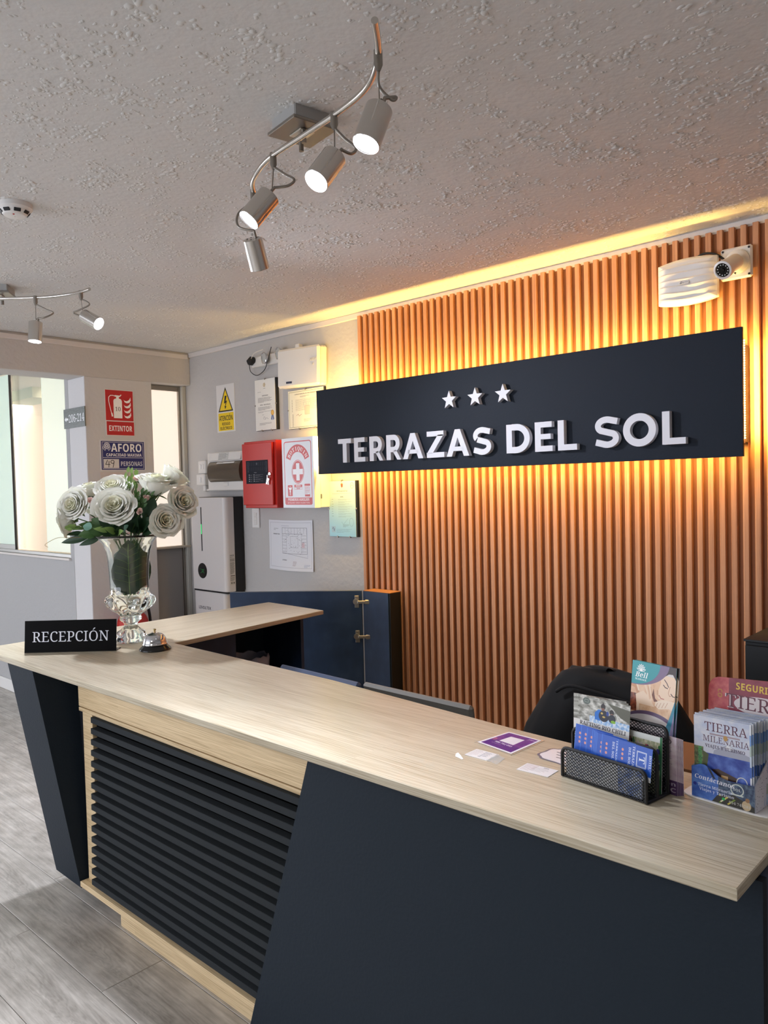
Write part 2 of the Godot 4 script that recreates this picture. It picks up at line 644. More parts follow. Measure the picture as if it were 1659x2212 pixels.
func materials():
	M.paint = rough_paint(c8(193, 191, 189), 0.03, 3, 1.2, 1.6)
	M.header = rough_paint(c8(204, 200, 197), 0.03, 4, 1.2, 1.6)
	M.hallpaint = rough_paint(c8(178, 178, 179), 0.03, 9, 1.2, 1.6)
	M.pillar = rough_paint(c8(212, 211, 212), 0.03, 5, 1.0, 1.6)
	M.ceil = rough_paint(c8(214, 214, 213), 0.05, 6, 0.5, 1.6, 0.95)
	M.stipple = mat(c8(216, 216, 214), 0.95)
	M.cornice = mat(c8(222, 216, 212), 0.6)
	M.white = mat(c8(232, 231, 229), 0.45)
	M.plastic = mat(c8(226, 224, 220), 0.4)
	M.peach = mat(c8(244, 226, 208), 0.9)
	M.wellwhite = mat(c8(240, 240, 232), 0.9)
	M.beamgreen = mat(c8(205, 214, 200), 0.9)
	M.alu = mat(c8(170, 170, 168), 0.35, 0.8)
	M.darkseal = mat(c8(60, 58, 55), 0.6)
	M.frost = mat(c8(220, 230, 225), 0.35)
	M.frost.emission_enabled = true
	M.frost.emission = c8(224, 234, 229)
	M.frost.emission_energy_multiplier = 0.22
	M.frost.backlight_enabled = true
	M.frost.backlight = c8(204, 222, 212)
	M.frostpale = mat(c8(234, 238, 229), 0.35)
	M.frostpale.emission_enabled = true
	M.frostpale.emission = c8(234, 240, 230)
	M.frostpale.emission_energy_multiplier = 0.28
	M.frostpale.backlight_enabled = true
	M.frostpale.backlight = c8(220, 224, 212)
	M.clear = mat(Color(0.95, 1, 0.98, 0.06), 0.02)
	M.clear.transparency = BaseMaterial3D.TRANSPARENCY_ALPHA
	M.black = mat(c8(16, 17, 20), 0.5)
	M.blackgloss = mat(c8(10, 10, 12), 0.12)
	M.navy = rough_paint(c8(30, 40, 50), 0.08, 11, 0.4, 2.0, 0.6)
	M.navy.metallic_specular = 0.3
	M.navydark = mat(c8(26, 30, 38), 0.6)
	M.blue = mat(Color.WHITE, 0.5)
	M.blue.albedo_texture = grain(256, 256, [[1, 1, 0.02, 21, 0.5], [1, 3, 0.05, 22, 0.25]], [c8(24, 42, 66), c8(32, 54, 84), c8(52, 74, 104)])
	triplanar(M.blue, Vector3.ONE * 1.7, true)
	M.slatgrey = rough_paint(c8(47, 51, 54), 0.3, 12, 1.0, 6.0, 0.8)
	M.slatgrey.metallic_specular = 0.25
	M.steel = mat(c8(208, 204, 198), 0.22, 1.0)
	M.darksteel = mat(c8(152, 146, 138), 0.35, 0.9)
	M.chrome = mat(c8(215, 215, 218), 0.06, 1.0)
	M.brass = mat(c8(200, 180, 130), 0.25, 1.0)
	# reddish slat wood, upright grain; slats share one continuous picture so that each is cut from another place
	M.slat = mat(Color.WHITE, 0.55)
	M.slat.albedo_texture = grain(1024, 512, [[1, 24, 0.05, 41, 0.55], [2, 60, 0.02, 42, 0.5], [1, 6, 0.2, 43, 0.2]], [c8(146, 98, 68), c8(182, 128, 92), c8(200, 147, 110), c8(214, 164, 128)])
	triplanar(M.slat, Vector3(2.3, 1.1, 2.3), true)
	M.slatback = mat(c8(150, 100, 68), 0.7)
	# pale laminate with fine lines along x
	M.oak = mat(Color.WHITE, 0.32)
	M.oak.albedo_texture = grain(1024, 1024, [[1, 40, 0.18, 51, 1.5], [3, 90, 0.03, 52, 0.35], [1, 12, 0.3, 53, 0.25]], [c8(186, 172, 148), c8(208, 196, 174), c8(222, 212, 193), c8(230, 222, 206)], true)
	triplanar(M.oak, Vector3(0.9, 1.9, 1.9))
	M.oak.albedo_color = c8(226, 225, 218)
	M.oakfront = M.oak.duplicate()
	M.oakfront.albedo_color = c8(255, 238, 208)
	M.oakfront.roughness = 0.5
	M.paper = mat(c8(238, 238, 236), 0.6)
	M.cardboard = mat(c8(164, 112, 72), 0.9)
	M.red = mat(c8(196, 36, 26), 0.4)
	M.letter = mat(c8(232, 233, 240), 0.5)
	M.letterside = mat(c8(232, 233, 240), 0.5)
	M.lamp = glow(c8(240, 240, 255), 7.0)
	M.led = glow(c8(255, 226, 170), 5.0)
	M.leddim = mat(c8(240, 225, 190), 0.5)

# one grey oak board, 1.2 m by 0.19 m: arched growth rings down the middle, straight grain at the sides
func plank_picture(k: int) -> ImageTexture:
	var W := 900
	var H := 144
	var fine := streaks(W, H, 30, 1, 0.08, 160 + k)
	var pores := streaks(W, H, 8, 1, 0.3, 170 + k)
	var tone := streaks(W, H, 12, 6, 0.1, 180 + k)
	var nz := FastNoiseLite.new()
	nz.seed = 190 + k
	nz.frequency = 0.006
	var out := PackedByteArray()
	out.resize(W * H * 3)
	var c0: float = [0.35, 0.62, 0.5, 0.42, 0.58][k]
	var sharp: float = [10.0, 7.0, 13.0, 5.0, 9.0][k]
	var dark := c8(132, 126, 118)
	var pale := c8(204, 199, 191)
	for j in H:
		for i in W:
			var wv := nz.get_noise_2d(i * 0.7, j * 3.0)
			var y := float(j) / H - c0 + wv * 0.12
			var ring := y * y * 60.0 + float(i) / W * sharp + wv * 3.0
			var t := absf(fposmod(ring, 1.0) * 2.0 - 1.0)
			t = pow(t, 0.6)
			var n := j * W + i
			var e := exp(-y * y * 9.0)
			var v: float = 0.62 + (t - 0.7) * 0.26 * e + (fine[n] / 255.0 - 0.5) * 0.5 + (pores[n] / 255.0 - 0.5) * 0.22 + (tone[n] / 255.0 - 0.5) * 0.5
			var c := dark.lerp(pale, clampf(v, 0.0, 1.0))
			out[n * 3] = c.r8
			out[n * 3 + 1] = c.g8
			out[n * 3 + 2] = c.b8
	return ImageTexture.create_from_image(Image.create_from_data(W, H, false, Image.FORMAT_RGB8, out))

func room():
	# floor of grey oak planks along x
	var fl := Node3D.new()
	fl.name = "floor"
	add_child(fl)
	setting(fl, "floor")
	spanp("subfloor", Vector3(-9.1, -0.12, -3.2), Vector3(1.75, -0.006, 2.75), mat(c8(70, 66, 62), 0.9), fl, 0.0)
	var mats := []
	for k in 5:
		var m := mat(Color.WHITE, 0.42)
		m.albedo_texture = plank_picture(k)
		mats.append(m)
	var z := -2.92
	var row := 0
	var w := 0.193
	var meshes := {}
	while z < 2.6:
		var x := -9.0 - fposmod(row * 0.47, 1.2) + 0.385
		while x < 1.6:
			var x0 := maxf(x, -9.0)
			var x1 := minf(x + 1.2, 1.6)
			if x1 - x0 > 0.05:
				var k := (row * 7 + int(floor(x * 3.1))) % 5
				k = absi(k)
				var key := "%d|%.3f" % [k, x1 - x0]
				if not meshes.has(key):
					var b := Mb.new()
					var l := x1 - x0
					var hw := w / 2 - 0.0006
					var hl := l / 2 - 0.0006
					var o := 0.0015
					var top := [Vector3(-hl + o, 0, -hw + o), Vector3(hl - o, 0, -hw + o), Vector3(hl - o, 0, hw - o), Vector3(-hl + o, 0, hw - o)]
					var mid := [Vector3(-hl, -o, -hw), Vector3(hl, -o, -hw), Vector3(hl, -o, hw), Vector3(-hl, -o, hw)]
					b.poly(top, Vector3(0, -1, 0), [Vector2(0, 0), Vector2(l / 1.2, 0), Vector2(l / 1.2, 1), Vector2(0, 1)])
					for i in 4:
						b.poly([top[i], top[(i + 1) % 4], mid[(i + 1) % 4], mid[i]], Vector3(0, -1, 0))
						b.poly([mid[i], mid[(i + 1) % 4], mid[(i + 1) % 4] + Vector3(0, -0.006, 0), mid[i] + Vector3(0, -0.006, 0)], Vector3(0, -0.003, 0))
					meshes[key] = b.mesh(mats[k])
				var pl := put("plank", meshes[key], fl)
				pl.position = Vector3((x0 + x1) / 2, 0, z + w / 2)
			x += 1.2
		z += w
		row += 1
	# ceiling with sprayed stipple
	var cb := Mb.new()
	cb.box(Vector3(-3.7, CEIL + 0.06, -0.15), Vector3(10.8, 0.12, 5.55), 0.0)
	var ce := struct("ceiling", cb, M.ceil)
	var blob := Mb.new()
	var rows := []
	for p in [[1.0, -0.02], [0.78, 0.25], [0.42, 0.42], [0.001, 0.47]]:
		var r := []
		for j in 7:
			var a := TAU * j / 7
			var q: float = p[0] * (1.0 + 0.25 * sin(a * 2.0 + 1.0) + 0.12 * sin(a * 3.0))
			r.append(Vector3(q * cos(a), -p[1] * 0.75, q * sin(a)))
		rows.append(r)
	blob.grid(rows, true, false)
	var mm := MultiMesh.new()
	mm.transform_format = MultiMesh.TRANSFORM_3D
	mm.mesh = blob.mesh(M.stipple)
	var tfs := []
	var cl := FastNoiseLite.new()
	cl.seed = 5
	cl.frequency = 2.2
	var g := RandomNumberGenerator.new()
	g.seed = 99
	while tfs.size() < 52000:
		var x := g.randf_range(-4.42, 0.35)
		var zz := g.randf_range(-2.9, 0.1)
		var v := cl.get_noise_2d(x * 2.0, zz * 2.0)
		if g.randf() > clampf(0.42 + v * 1.1, 0.06, 1.0):
			continue
		var s := g.randf_range(0.0026, 0.0066) * (1.3 if v > 0.15 else 1.0)
		var n := 1 + (g.randi() % 3)
		for q in n:
			var ox := g.randf_range(-1, 1) * s * 1.4
			var oz := g.randf_range(-1, 1) * s * 1.4
			var s2 := s * g.randf_range(0.6, 1.1)
			var bs := Basis(Vector3.UP, g.randf() * TAU).scaled(Vector3(s2 * g.randf_range(0.8, 1.5), s2 * g.randf_range(0.5, 1.0), s2))
			tfs.append(Transform3D(bs, Vector3(x + ox, CEIL, zz + oz)))
	mm.instance_count = tfs.size()
	for i in tfs.size():
		mm.set_instance_transform(i, tfs[i])
	var mi := MultiMeshInstance3D.new()
	mi.name = "stipple"
	mi.multimesh = mm
	ce.add_child(mi)
	mi.set_meta("kind", "stuff")
	# walls
	var b := Mb.new()
	b.box(Vector3(-1.56, 1.15, ZW - 0.1), Vector3(6.32, 2.3, 0.2), 0.0)
	struct("wall_back", b, M.paint)
	b = Mb.new()
	b.box(Vector3(1.7, 1.15, -0.1), Vector3(0.2, 2.3, 5.7), 0.0)
	struct("wall_right", b, M.paint)
	b = Mb.new()
	b.box(Vector3(-3.7, 0.25, 2.65), Vector3(10.8, 0.5, 0.2), 0.0)
	b.box(Vector3(-3.7, 2.2, 2.65), Vector3(10.8, 0.2, 0.2), 0.0)
	b.box(Vector3(-7.2, 1.3, 2.65), Vector3(3.8, 1.6, 0.2), 0.0)
	b.box(Vector3(-0.1, 1.3, 2.65), Vector3(3.6, 1.6, 0.2), 0.0)
	struct("wall_front", b, M.paint)
	b = Mb.new()
	b.box(Vector3(-3.6, 1.3, 2.62), Vector3(3.3, 1.5, 0.01), 0.0)
	var w3 = struct("window_3", b, glow(c8(225, 235, 250), 0.9))
	var fb := Mb.new()
	for x in [-5.3, -3.6, -1.9]:
		fb.box(Vector3(x, 1.3, 2.61), Vector3(0.06, 1.62, 0.05), 0.002)
	part("window_frame", fb, M.alu, w3)
	# header beam and pillar
	b = Mb.new()
	b.box(Vector3(XL - 0.107, 2.195, -0.16), Vector3(0.214, 0.211, 5.52), 0.003)
	struct("wall_left", b, M.header)
	b = Mb.new()
	b.box(Vector3(XL - 0.107, 1.045, (-2.632 + ZK) / 2), Vector3(0.214, 2.089, 0.445), 0.003)
	struct("wall_pillar", b, M.pillar)
	# low wall and narrow window between pillar and corner
	b = Mb.new()
	b.box(Vector3(XL - 0.15, 0.505, -2.776), Vector3(0.1, 1.01, 0.288), 0.002)
	struct("wall_recess", b, mat(c8(168, 166, 166), 0.8))
	# cornices
	b = Mb.new()
	b.box(Vector3(XL + 0.006, 2.273, -0.2), Vector3(0.014, 0.03, 5.4), 0.003)
	struct("trim_1", b, M.cornice)
	b = Mb.new()
	b.box(Vector3(-1.42, 2.285, ZW + 0.006), Vector3(6.04, 0.03, 0.014), 0.003)
	struct("trim_2", b, M.cornice)
	# lobby lamp behind the camera
	var lp := thing("ceiling_lamp", "square white ceiling lamp panel over the lobby behind the desk front", "lamp", Vector3(-1.2, 2.28, 1.3))
	boxp("housing", Vector3(-1.2, 2.288, 1.3), Vector3(0.62, 0.024, 0.62), M.white, lp, 0.003)
	boxp("diffuser_lamp", Vector3(-1.2, 2.274, 1.3), Vector3(0.58, 0.006, 0.58), glow(c8(255, 246, 235), 1.5), lp, 0.001)

func hall():
	# hall wall with the wide sliding window into a bright light well
	var b := Mb.new()
	b.box(Vector3(-6.83, 0.495, ZK - 0.07), Vector3(4.35, 0.99, 0.14), 0.0)
	b.box(Vector3(-6.83, 2.37, ZK - 0.07), Vector3(4.35, 0.22, 0.14), 0.0)
	b.box(Vector3(-8.2, 1.63, ZK - 0.07), Vector3(1.6, 1.28, 0.14), 0.0)
	b.box(Vector3(-4.677, 1.63, ZK - 0.07), Vector3(0.046, 1.28, 0.14), 0.0)
	struct("wall_hall", b, M.hallpaint)
	b = Mb.new()
	b.box(Vector3(-6.8, 0.04, ZK + 0.008), Vector3(4.26, 0.08, 0.016), 0.003)
	struct("baseboard_hall", b, M.white)
	# the well
	b = Mb.new()
	b.box(Vector3(-6.8, 1.3, -3.1), Vector3(4.6, 2.6, 0.1), 0.0)
	struct("wall_well", b, M.peach)
	b = Mb.new()
	b.box(Vector3(-9.05, 1.3, -0.2), Vector3(0.1, 2.6, 5.8), 0.0)
	struct("wall_end", b, M.wellwhite)
	b = Mb.new()
	b.box(Vector3(-6.8, 2.7, -2.7), Vector3(4.6, 0.1, 0.9), 0.0)
	struct("trim_well", b, M.wellwhite)
	b = Mb.new()
	b.box(Vector3(-6.9, 2.36, -2.92), Vector3(0.62, 0.3, 0.26), 0.002)
	struct("trim_3", b, M.beamgreen)
	# wide window
	var w := Node3D.new()
	w.name = "window_1"
	add_child(w)
	setting(w, "window_1")
	var zf := ZK - 0.03
	b = Mb.new()
	b.box(Vector3(-6.05, 1.003, zf), Vector3(2.7, 0.022, 0.05), 0.002)
	b.box(Vector3(-6.05, 2.249, zf), Vector3(2.7, 0.022, 0.05), 0.002)
	part("window_frame", b, M.alu, w)
	b = Mb.new()
	b.box(Vector3(-6.05, 0.984, ZK + 0.002), Vector3(2.72, 0.014, 0.03), 0.003)
	part("window_sill", b, M.cornice, w)
	b = Mb.new()
	b.box(Vector3(-5.564, 1.63, zf + 0.012), Vector3(0.022, 1.23, 0.016), 0.002)
	part("mullion", b, M.alu, w)
	b = Mb.new()
	b.box(Vector3(-5.552, 1.63, zf + 0.02), Vector3(0.004, 1.23, 0.012), 0.0)
	part("seal", b, M.darkseal, w)
	b = Mb.new()
	b.box(Vector3(-6.45, 1.64, zf + 0.006), Vector3(1.75, 1.19, 0.005), 0.0)
	part("pane", b, M.frost, w)
	b = Mb.new()
	b.box(Vector3(-6.45, 1.028, zf + 0.012), Vector3(1.75, 0.034, 0.012), 0.001)
	part("pane_rail", b, M.alu, w)
	b = Mb.new()
	b.box(Vector3(-5.33, 1.63, zf - 0.01), Vector3(0.45, 1.22, 0.004), 0.0)
	part("pane", b, M.clear, w)
	b = Mb.new()
	b.box(Vector3(-4.9, 1.63, zf - 0.004), Vector3(0.4, 1.22, 0.005), 0.0)
	part("pane", b, M.frostpale, w)
	# narrow window beside the pillar
	var w2 := Node3D.new()
	w2.name = "window_2"
	add_child(w2)
	setting(w2, "window_2")
	var xw := XL - 0.1
	b = Mb.new()
	b.box(Vector3(xw - 0.01, 1.022, -2.776), Vector3(0.12, 0.014, 0.288), 0.002)
	part("window_sill", b, mat(c8(196, 186, 170), 0.6), w2)
	b = Mb.new()
	b.box(Vector3(xw, 2.07, -2.776), Vector3(0.03, 0.03, 0.288), 0.002)
	part("window_frame", b, M.darksteel, w2)
	b = Mb.new()
	b.box(Vector3(xw + 0.02, 1.045, -2.905), Vector3(0.05, 2.089, 0.03), 0.004)
	part("jamb", b, mat(c8(196, 196, 190), 0.6), w2)
	b = Mb.new()
	b.box(Vector3(xw + 0.01, 1.045, -2.884), Vector3(0.02, 2.089, 0.012), 0.001)
	part("seal", b, M.darksteel, w2)
	b = Mb.new()
	b.box(Vector3(xw - 0.005, 1.54, -2.76), Vector3(0.005, 1.04, 0.25), 0.0)
	part("pane", b, glow(c8(246, 234, 222), 0.72), w2)

# ------------------------------------------------------------------ slat wall and sign
func slat_wall():
	var t := thing("slat_wall_panel", "reddish brown cladding of upright wooden slats covering the back wall behind the lit sign", "wall cladding", Vector3(-1.2, 0, -2.905))
	spanp("backing", Vector3(-2.853, 0, ZW + 0.001), Vector3(0.5, 2.278, -2.908), M.slatback, t, 0.0)
	var mesh: ArrayMesh
	var b := Mb.new()
	b.box(Vector3.ZERO, Vector3(0.0205, 2.278, 0.017), 0.0015)
	mesh = b.mesh(M.slat)
	for k in 83:
		var o := put("slat", mesh, t)
		o.position = Vector3(-2.835 + 0.0405 * k + 1.2, 1.139, -2.8995 + 2.905)

func star_path(r: float) -> PackedVector2Array:
	var p := PackedVector2Array()
	for i in 10:
		var a := PI / 2 + TAU * i / 10
		var q := r if i % 2 == 0 else r * 0.42
		p.append(Vector2(cos(a), sin(a)) * q)
	return p

func arc_pts(c: Vector2, rx: float, ry: float, a0: float, a1: float, n: int) -> Array:
	var p := []
	for i in n + 1:
		var a := deg_to_rad(lerpf(a0, a1, float(i) / n))
		p.append(c + Vector2(cos(a) * rx, sin(a) * ry))
	return p

# heavy geometric capitals, height 1, drawn from strokes
func letter_mesh(ch: String, w: float, h: float, d: float, xf: Transform3D) -> ArrayMesh:
	var b := Mb.new()
	var s := 0.115 * h       # half a stroke
	var pp := func(a: Array):
		var q := PackedVector2Array()
		for i in a:
			q.append(Vector2(i[0] * w, i[1] * h))
		b.prism(q, d, xf)
	var bar := func(x0: float, y0: float, x1: float, y1: float):
		b.prism(PackedVector2Array([Vector2(x0, y0), Vector2(x1, y0), Vector2(x1, y1), Vector2(x0, y1)]), d, xf)
	var t := 2.0 * s
	match ch:
		"T":
			bar.call(0.0, h - t * 0.85, w, h)
			bar.call(w / 2 - s, 0.0, w / 2 + s, h - t * 0.85)
		"E":
			bar.call(0.0, 0.0, t, h)
			bar.call(t, h - t * 0.82, w * 0.97, h)
			bar.call(t, h / 2 - s * 0.78, w * 0.9, h / 2 + s * 0.78)
			bar.call(t, 0.0, w, t * 0.82)
		"L":
			bar.call(0.0, 0.0, t, h)
			bar.call(t, 0.0, w, t * 0.85)
		"Z":
			bar.call(0.02 * w, h - t * 0.84, w * 0.98, h)
			bar.call(0.0, 0.0, w, t * 0.84)
			pp.call([[0.0, 0.15], [0.33, 0.15], [0.98, 0.85], [0.65, 0.85]])
		"A":
			pp.call([[0.0, 0.0], [0.235, 0.0], [0.61, 1.0], [0.385, 1.0]])
			pp.call([[0.765, 0.0], [1.0, 0.0], [0.61, 1.0], [0.5, 0.7]])
			bar.call(w * 0.24, h * 0.2, w * 0.76, h * 0.36)
		"R":
			bar.call(0.0, 0.0, t, h)
			var r := h * 0.345 - s * 0.9
			var q := [Vector2(t, h - s * 0.9)]
			q.append_array(arc_pts(Vector2(w * 0.94 - s - r * 0.95, h - s * 0.9 - r), r * 0.95, r, 90, -90, 16))
			q.append(Vector2(t, h - s * 0.9 - 2 * r))
			b.stroke(q, s * 0.9, d, xf)
			pp.call([[0.42, 0.36], [0.66, 0.4], [1.0, 0.0], [0.74, 0.0]])
		"D":
			bar.call(0.0, 0.0, t, h)
			var q := [Vector2(t, h - s * 0.9)]
			q.append_array(arc_pts(Vector2(w * 0.42, h / 2), w * 0.58 - s, h / 2 - s * 0.9, 90, -90, 24))
			q.append(Vector2(t, s * 0.9))
			b.stroke(q, s * 0.95, d, xf)
		"O":
			var q := arc_pts(Vector2(w / 2, h / 2), w / 2 - s, h / 2 - s * 0.88, 0, 360, 40)
			q.pop_back()
			b.stroke(q, s, d, xf, true)
		"S":
			var k := s * 0.88
			var r := (h / 2 - k) / 2.0
			var q := [Vector2(w * 0.93, h - k * 1.75)]
			q.append_array(arc_pts(Vector2(w * 0.49, h - k - r), w * 0.5 - s, r, 62, 225, 16))
			q.append(Vector2(w * 0.5, h * 0.5))
			q.append_array(arc_pts(Vector2(w * 0.51, k + r), w * 0.5 - s, r, 45, -120, 16))
			q.append(Vector2(w * 0.04, k * 1.9))
			b.stroke(q, k, d, xf)
	return b.mesh(M.letter)

func hotel_sign():
	var zf := -2.80
	var x0 := -3.075
	var x1 := -0.909
	var y0 := 1.463
	var y1 := 1.907
	var t := thing("hotel_sign", "long black board sign with raised white letters and three stars, lit amber from behind", "sign", Vector3((x0 + x1) / 2, y0, -2.85))
	var bm := rough_paint(c8(27, 35, 47), 0.06, 15, 0.4, 2.0, 0.6)
	bm.metallic_specular = 0.3
	spanp("board", Vector3(x0, y0, zf - 0.012), Vector3(x1, y1, zf), bm, t, 0.001)
	spanp("frame_box", Vector3(x0 + 0.008, y0 + 0.05, -2.884), Vector3(x1 - 0.006, y1 - 0.055, zf - 0.012), M.black, t, 0.0)
	# tall capitals: left, right, base line
	var word := [["T", -2.895, -2.800], ["E", -2.779, -2.702], ["R", -2.671, -2.580], ["R", -2.557, -2.463], ["A", -2.450, -2.325], ["Z", -2.303, -2.200], ["A", -2.186, -2.059], ["S", -2.037, -1.940],
		["D", -1.862, -1.746], ["E", -1.722, -1.640], ["L", -1.615, -1.530], ["S", -1.452, -1.352], ["O", -1.336, -1.207], ["L", -1.184, -1.098]]
	for q in word:
		var mesh := letter_mesh(q[0], q[2] - q[1], 0.121, 0.022, Transform3D(Basis(), Vector3(q[1], 1.517, zf)))
		put("letter", mesh, t)
	for x in [-2.166, -2.022, -1.876]:
		var b := Mb.new()
		b.prism(star_path(0.042), 0.022, Transform3D(Basis(), Vector3(x, 1.772, zf)))
		part("star", b, M.letter, t)
	# strips of small lamps round the frame box, hidden by the board except on the right
	var zs := zf - 0.021
	var amber := c8(255, 203, 106)
	var b := Mb.new()
	b.box(Vector3(x1 - 0.004, (y0 + y1) / 2 + 0.004, zs - 0.003), Vector3(0.003, 0.36, 0.010), 0.0)
	var sp := part("led_strip", b, M.leddim, t)
	b = Mb.new()
	for i in 40:
		b.box(Vector3(x1 - 0.0005, 1.527 + 0.0086 * i, zs - 0.001), Vector3(0.004, 0.0052, 0.0055), 0.001)
	var beads := part("led_lamps", b, M.led, sp)
	beads.set_meta("kind", "stuff")
	for q in [[y1 - 0.0545, 1], [y0 + 0.0495, -1]]:
		b = Mb.new()
		b.box(Vector3((x0 + x1) / 2, q[0], zs), Vector3(x1 - x0 - 0.05, 0.002, 0.009), 0.0)
		part("led_strip", b, M.leddim, t)
	area("sign_light_top", Vector3((x0 + x1) / 2, y1 - 0.0515, zs), Vector3(0, 1, 0), Vector2(x1 - x0 - 0.06, 0.008), amber, 1.75)
	area("sign_light_bottom", Vector3((x0 + x1) / 2, y0 + 0.0465, zs), Vector3(0, -1, 0), Vector2(x1 - x0 - 0.06, 0.008), amber, 1.35)
	area("sign_light_right", Vector3(x1 + 0.003, 1.695, zs - 0.006), Vector3(0.5, 0, -0.866), Vector2(0.008, 0.35), amber, 0.35)
	area("sign_light_left", Vector3(x0 + 0.004, 1.685, zs), Vector3(-1, 0, 0), Vector2(0.008, 0.35), amber, 0.35)

# ------------------------------------------------------------------ reception desk
func desk():
	var t := thing("reception_desk", "long L-shaped reception desk with pale wood-look counter, black slatted front and dark blue panels", "reception desk", Vector3(-1.5, 0, -1.3))
	var un := CT - 0.018
	var b := Mb.new()
	b.slab([Vector2(-2.967, -1.028), Vector2(-0.356, -1.056), Vector2(-0.356, -1.418), Vector2(-0.95, -1.444), Vector2(-1.6, -1.497), Vector2(-2.48, -1.517), Vector2(-2.967, -1.517)], un, CT, 0.0015)
	part("counter_top", b, M.oak, t)
	# the short arm runs along z, so does its grain
	b = Mb.new()
	b.slab([Vector2(1.5175, -2.967), Vector2(1.5175, -2.466), Vector2(2.333, -2.555), Vector2(2.352, -2.967)], un, CT, 0.0015)
	var arm := part("counter_arm", b, M.oak, t)
	arm.transform = Transform3D(Basis(Vector3.UP, PI / 2), arm.position)
	# light front board with its groove, stile, rail
	spanp("front_board", Vector3(-2.487, 0.690, -1.19), Vector3(-1.24, un, -1.164), M.oakfront, t, 0.001)
	spanp("board_lip", Vector3(-2.487, 0.674, -1.19), Vector3(-1.24, 0.687, -1.164), M.oakfront, t, 0.001)
	spanp("stile", Vector3(-2.478, 0.106, -1.19), Vector3(-2.412, 0.673, -1.172), M.oakfront, t, 0.001)
	spanp("rail", Vector3(-2.487, 0.087, -1.19), Vector3(-1.45, 0.105, -1.146), M.oakfront, t, 0.001)
	spanp("slat_backing", Vector3(-2.412, 0.106, -1.1914), Vector3(-1.24, 0.674, -1.187), mat(c8(9, 9, 10), 0.95, 0.0, 0.1), t, 0.0)
	b = Mb.new()
	b.box(Vector3.ZERO, Vector3(1.0, 0.0195, 0.0235), 0.001)
	for k in 16:
		var y := 0.6640 - 0.0361 * k
		# slats end behind the slanting edge of the large panel
		var x1 := -1.291 - 0.341 * (un - y) + 0.06
		var x0 := -2.383 - 0.0024 * k
		b = Mb.new()
		b.box(Vector3((x0 + x1) / 2, y, -1.1645), Vector3(x1 - x0, 0.0186, 0.0235), 0.001)
		part("front_slat", b, M.slatgrey, t)
	spanp("plinth", Vector3(-2.309, 0.0, -1.36), Vector3(-1.30, 0.0865, -1.192), M.oakfront, t, 0.001)
	# big dark panel with a slanting left edge
	b = Mb.new()
	b.prism(PackedVector2Array([Vector2(-1.291, un), Vector2(-1.570, 0.006), Vector2(-0.347, 0.006), Vector2(-0.347, un)]), 0.018, Transform3D(Basis(), Vector3(0, 0, -1.150)))
	part("front_panel", b, M.navy, t)
	spanp("side_panel", Vector3(-0.366, 0.006, -1.40), Vector3(-0.348, un, -1.1505), M.blue, t, 0.001)
	spanp("body_panel", Vector3(-2.62, 0.080, -1.21), Vector3(-0.367, un, -1.1915), M.navydark, t, 0.0)
	# left leg: its front leans back towards the floor
	b = Mb.new()
	b.hexa([Vector3(-2.676, 0.081, -1.150), Vector3(-2.489, 0.079, -1.150), Vector3(-2.489, 0.079, -1.44), Vector3(-2.676, 0.081, -1.44), Vector3(-2.757, un, -1.045), Vector3(-2.556, un, -1.045), Vector3(-2.556, un, -1.44), Vector3(-2.757, un, -1.44)])
	part("slanted_leg", b, M.navy, t)
	spanp("foot", Vector3(-2.66, 0.0, -1.42), Vector3(-2.50, 0.08, -1.25), M.navydark, t, 0.001)
	# inside: knee panels below the short arm, staff worktop
	spanp("arm_outer_panel", Vector3(-2.945, 0.0, -2.30), Vector3(-2.927, un, -1.45), M.navy, t, 0.001)
	spanp("arm_end_panel", Vector3(-2.926, 0.0, -2.300), Vector3(-2.655, un, -2.282), M.blue, t, 0.001)
	spanp("arm_inner_panel", Vector3(-2.61, 0.0, -1.88), Vector3(-2.592, un, -1.53), M.blue, t, 0.001)
	spanp("arm_cross_panel", Vector3(-2.926, 0.0, -1.88), Vector3(-2.611, un, -1.862), M.navydark, t, 0.001)
	spanp("staff_worktop", Vector3(-2.58, 0.53, -1.80), Vector3(-0.37, 0.548, -1.2105), M.navydark, t, 0.001)
	spanp("worktop_leg", Vector3(-0.60, 0.0, -1.76), Vector3(-0.58, 0.53, -1.24), M.navydark, t, 0.001)
	spanp("worktop_leg", Vector3(-2.40, 0.0, -1.76), Vector3(-2.38, 0.53, -1.24), M.navydark, t, 0.001)

func hinge(parent: Node, at: Vector3, right: Vector3):
	# cup plate on the door, arm, mounting plate on the post
	var n := right.cross(Vector3.UP)
	var bas := Basis(right, Vector3.UP, n)
	var b := Mb.new()
	b.box(at - right * 0.026 + n * 0.002, Vector3(0.022, 0.062, 0.004), 0.0015, bas)
	b.cyl(at - right * 0.030 + n * 0.003, at - right * 0.030 + n * 0.008, 0.016, 0.014, 20)
	for s in [-1.0, 1.0]:
		b.cyl(at - right * 0.026 + Vector3.UP * 0.023 * s + n * 0.003, at - right * 0.026 + Vector3.UP * 0.023 * s + n * 0.006, 0.0045, 0.0045, 10)
	b.box(at + right * 0.004 + n * 0.016, Vector3(0.052, 0.015, 0.010), 0.003, bas)
	b.box(at + right * 0.036 + n * 0.012, Vector3(0.040, 0.022, 0.018), 0.004, bas)
	b.box(at + right * 0.046 + n * 0.003, Vector3(0.012, 0.052, 0.006), 0.002, bas)
	part("hinge", b, mat(c8(208, 204, 194), 0.32, 0.85), parent)

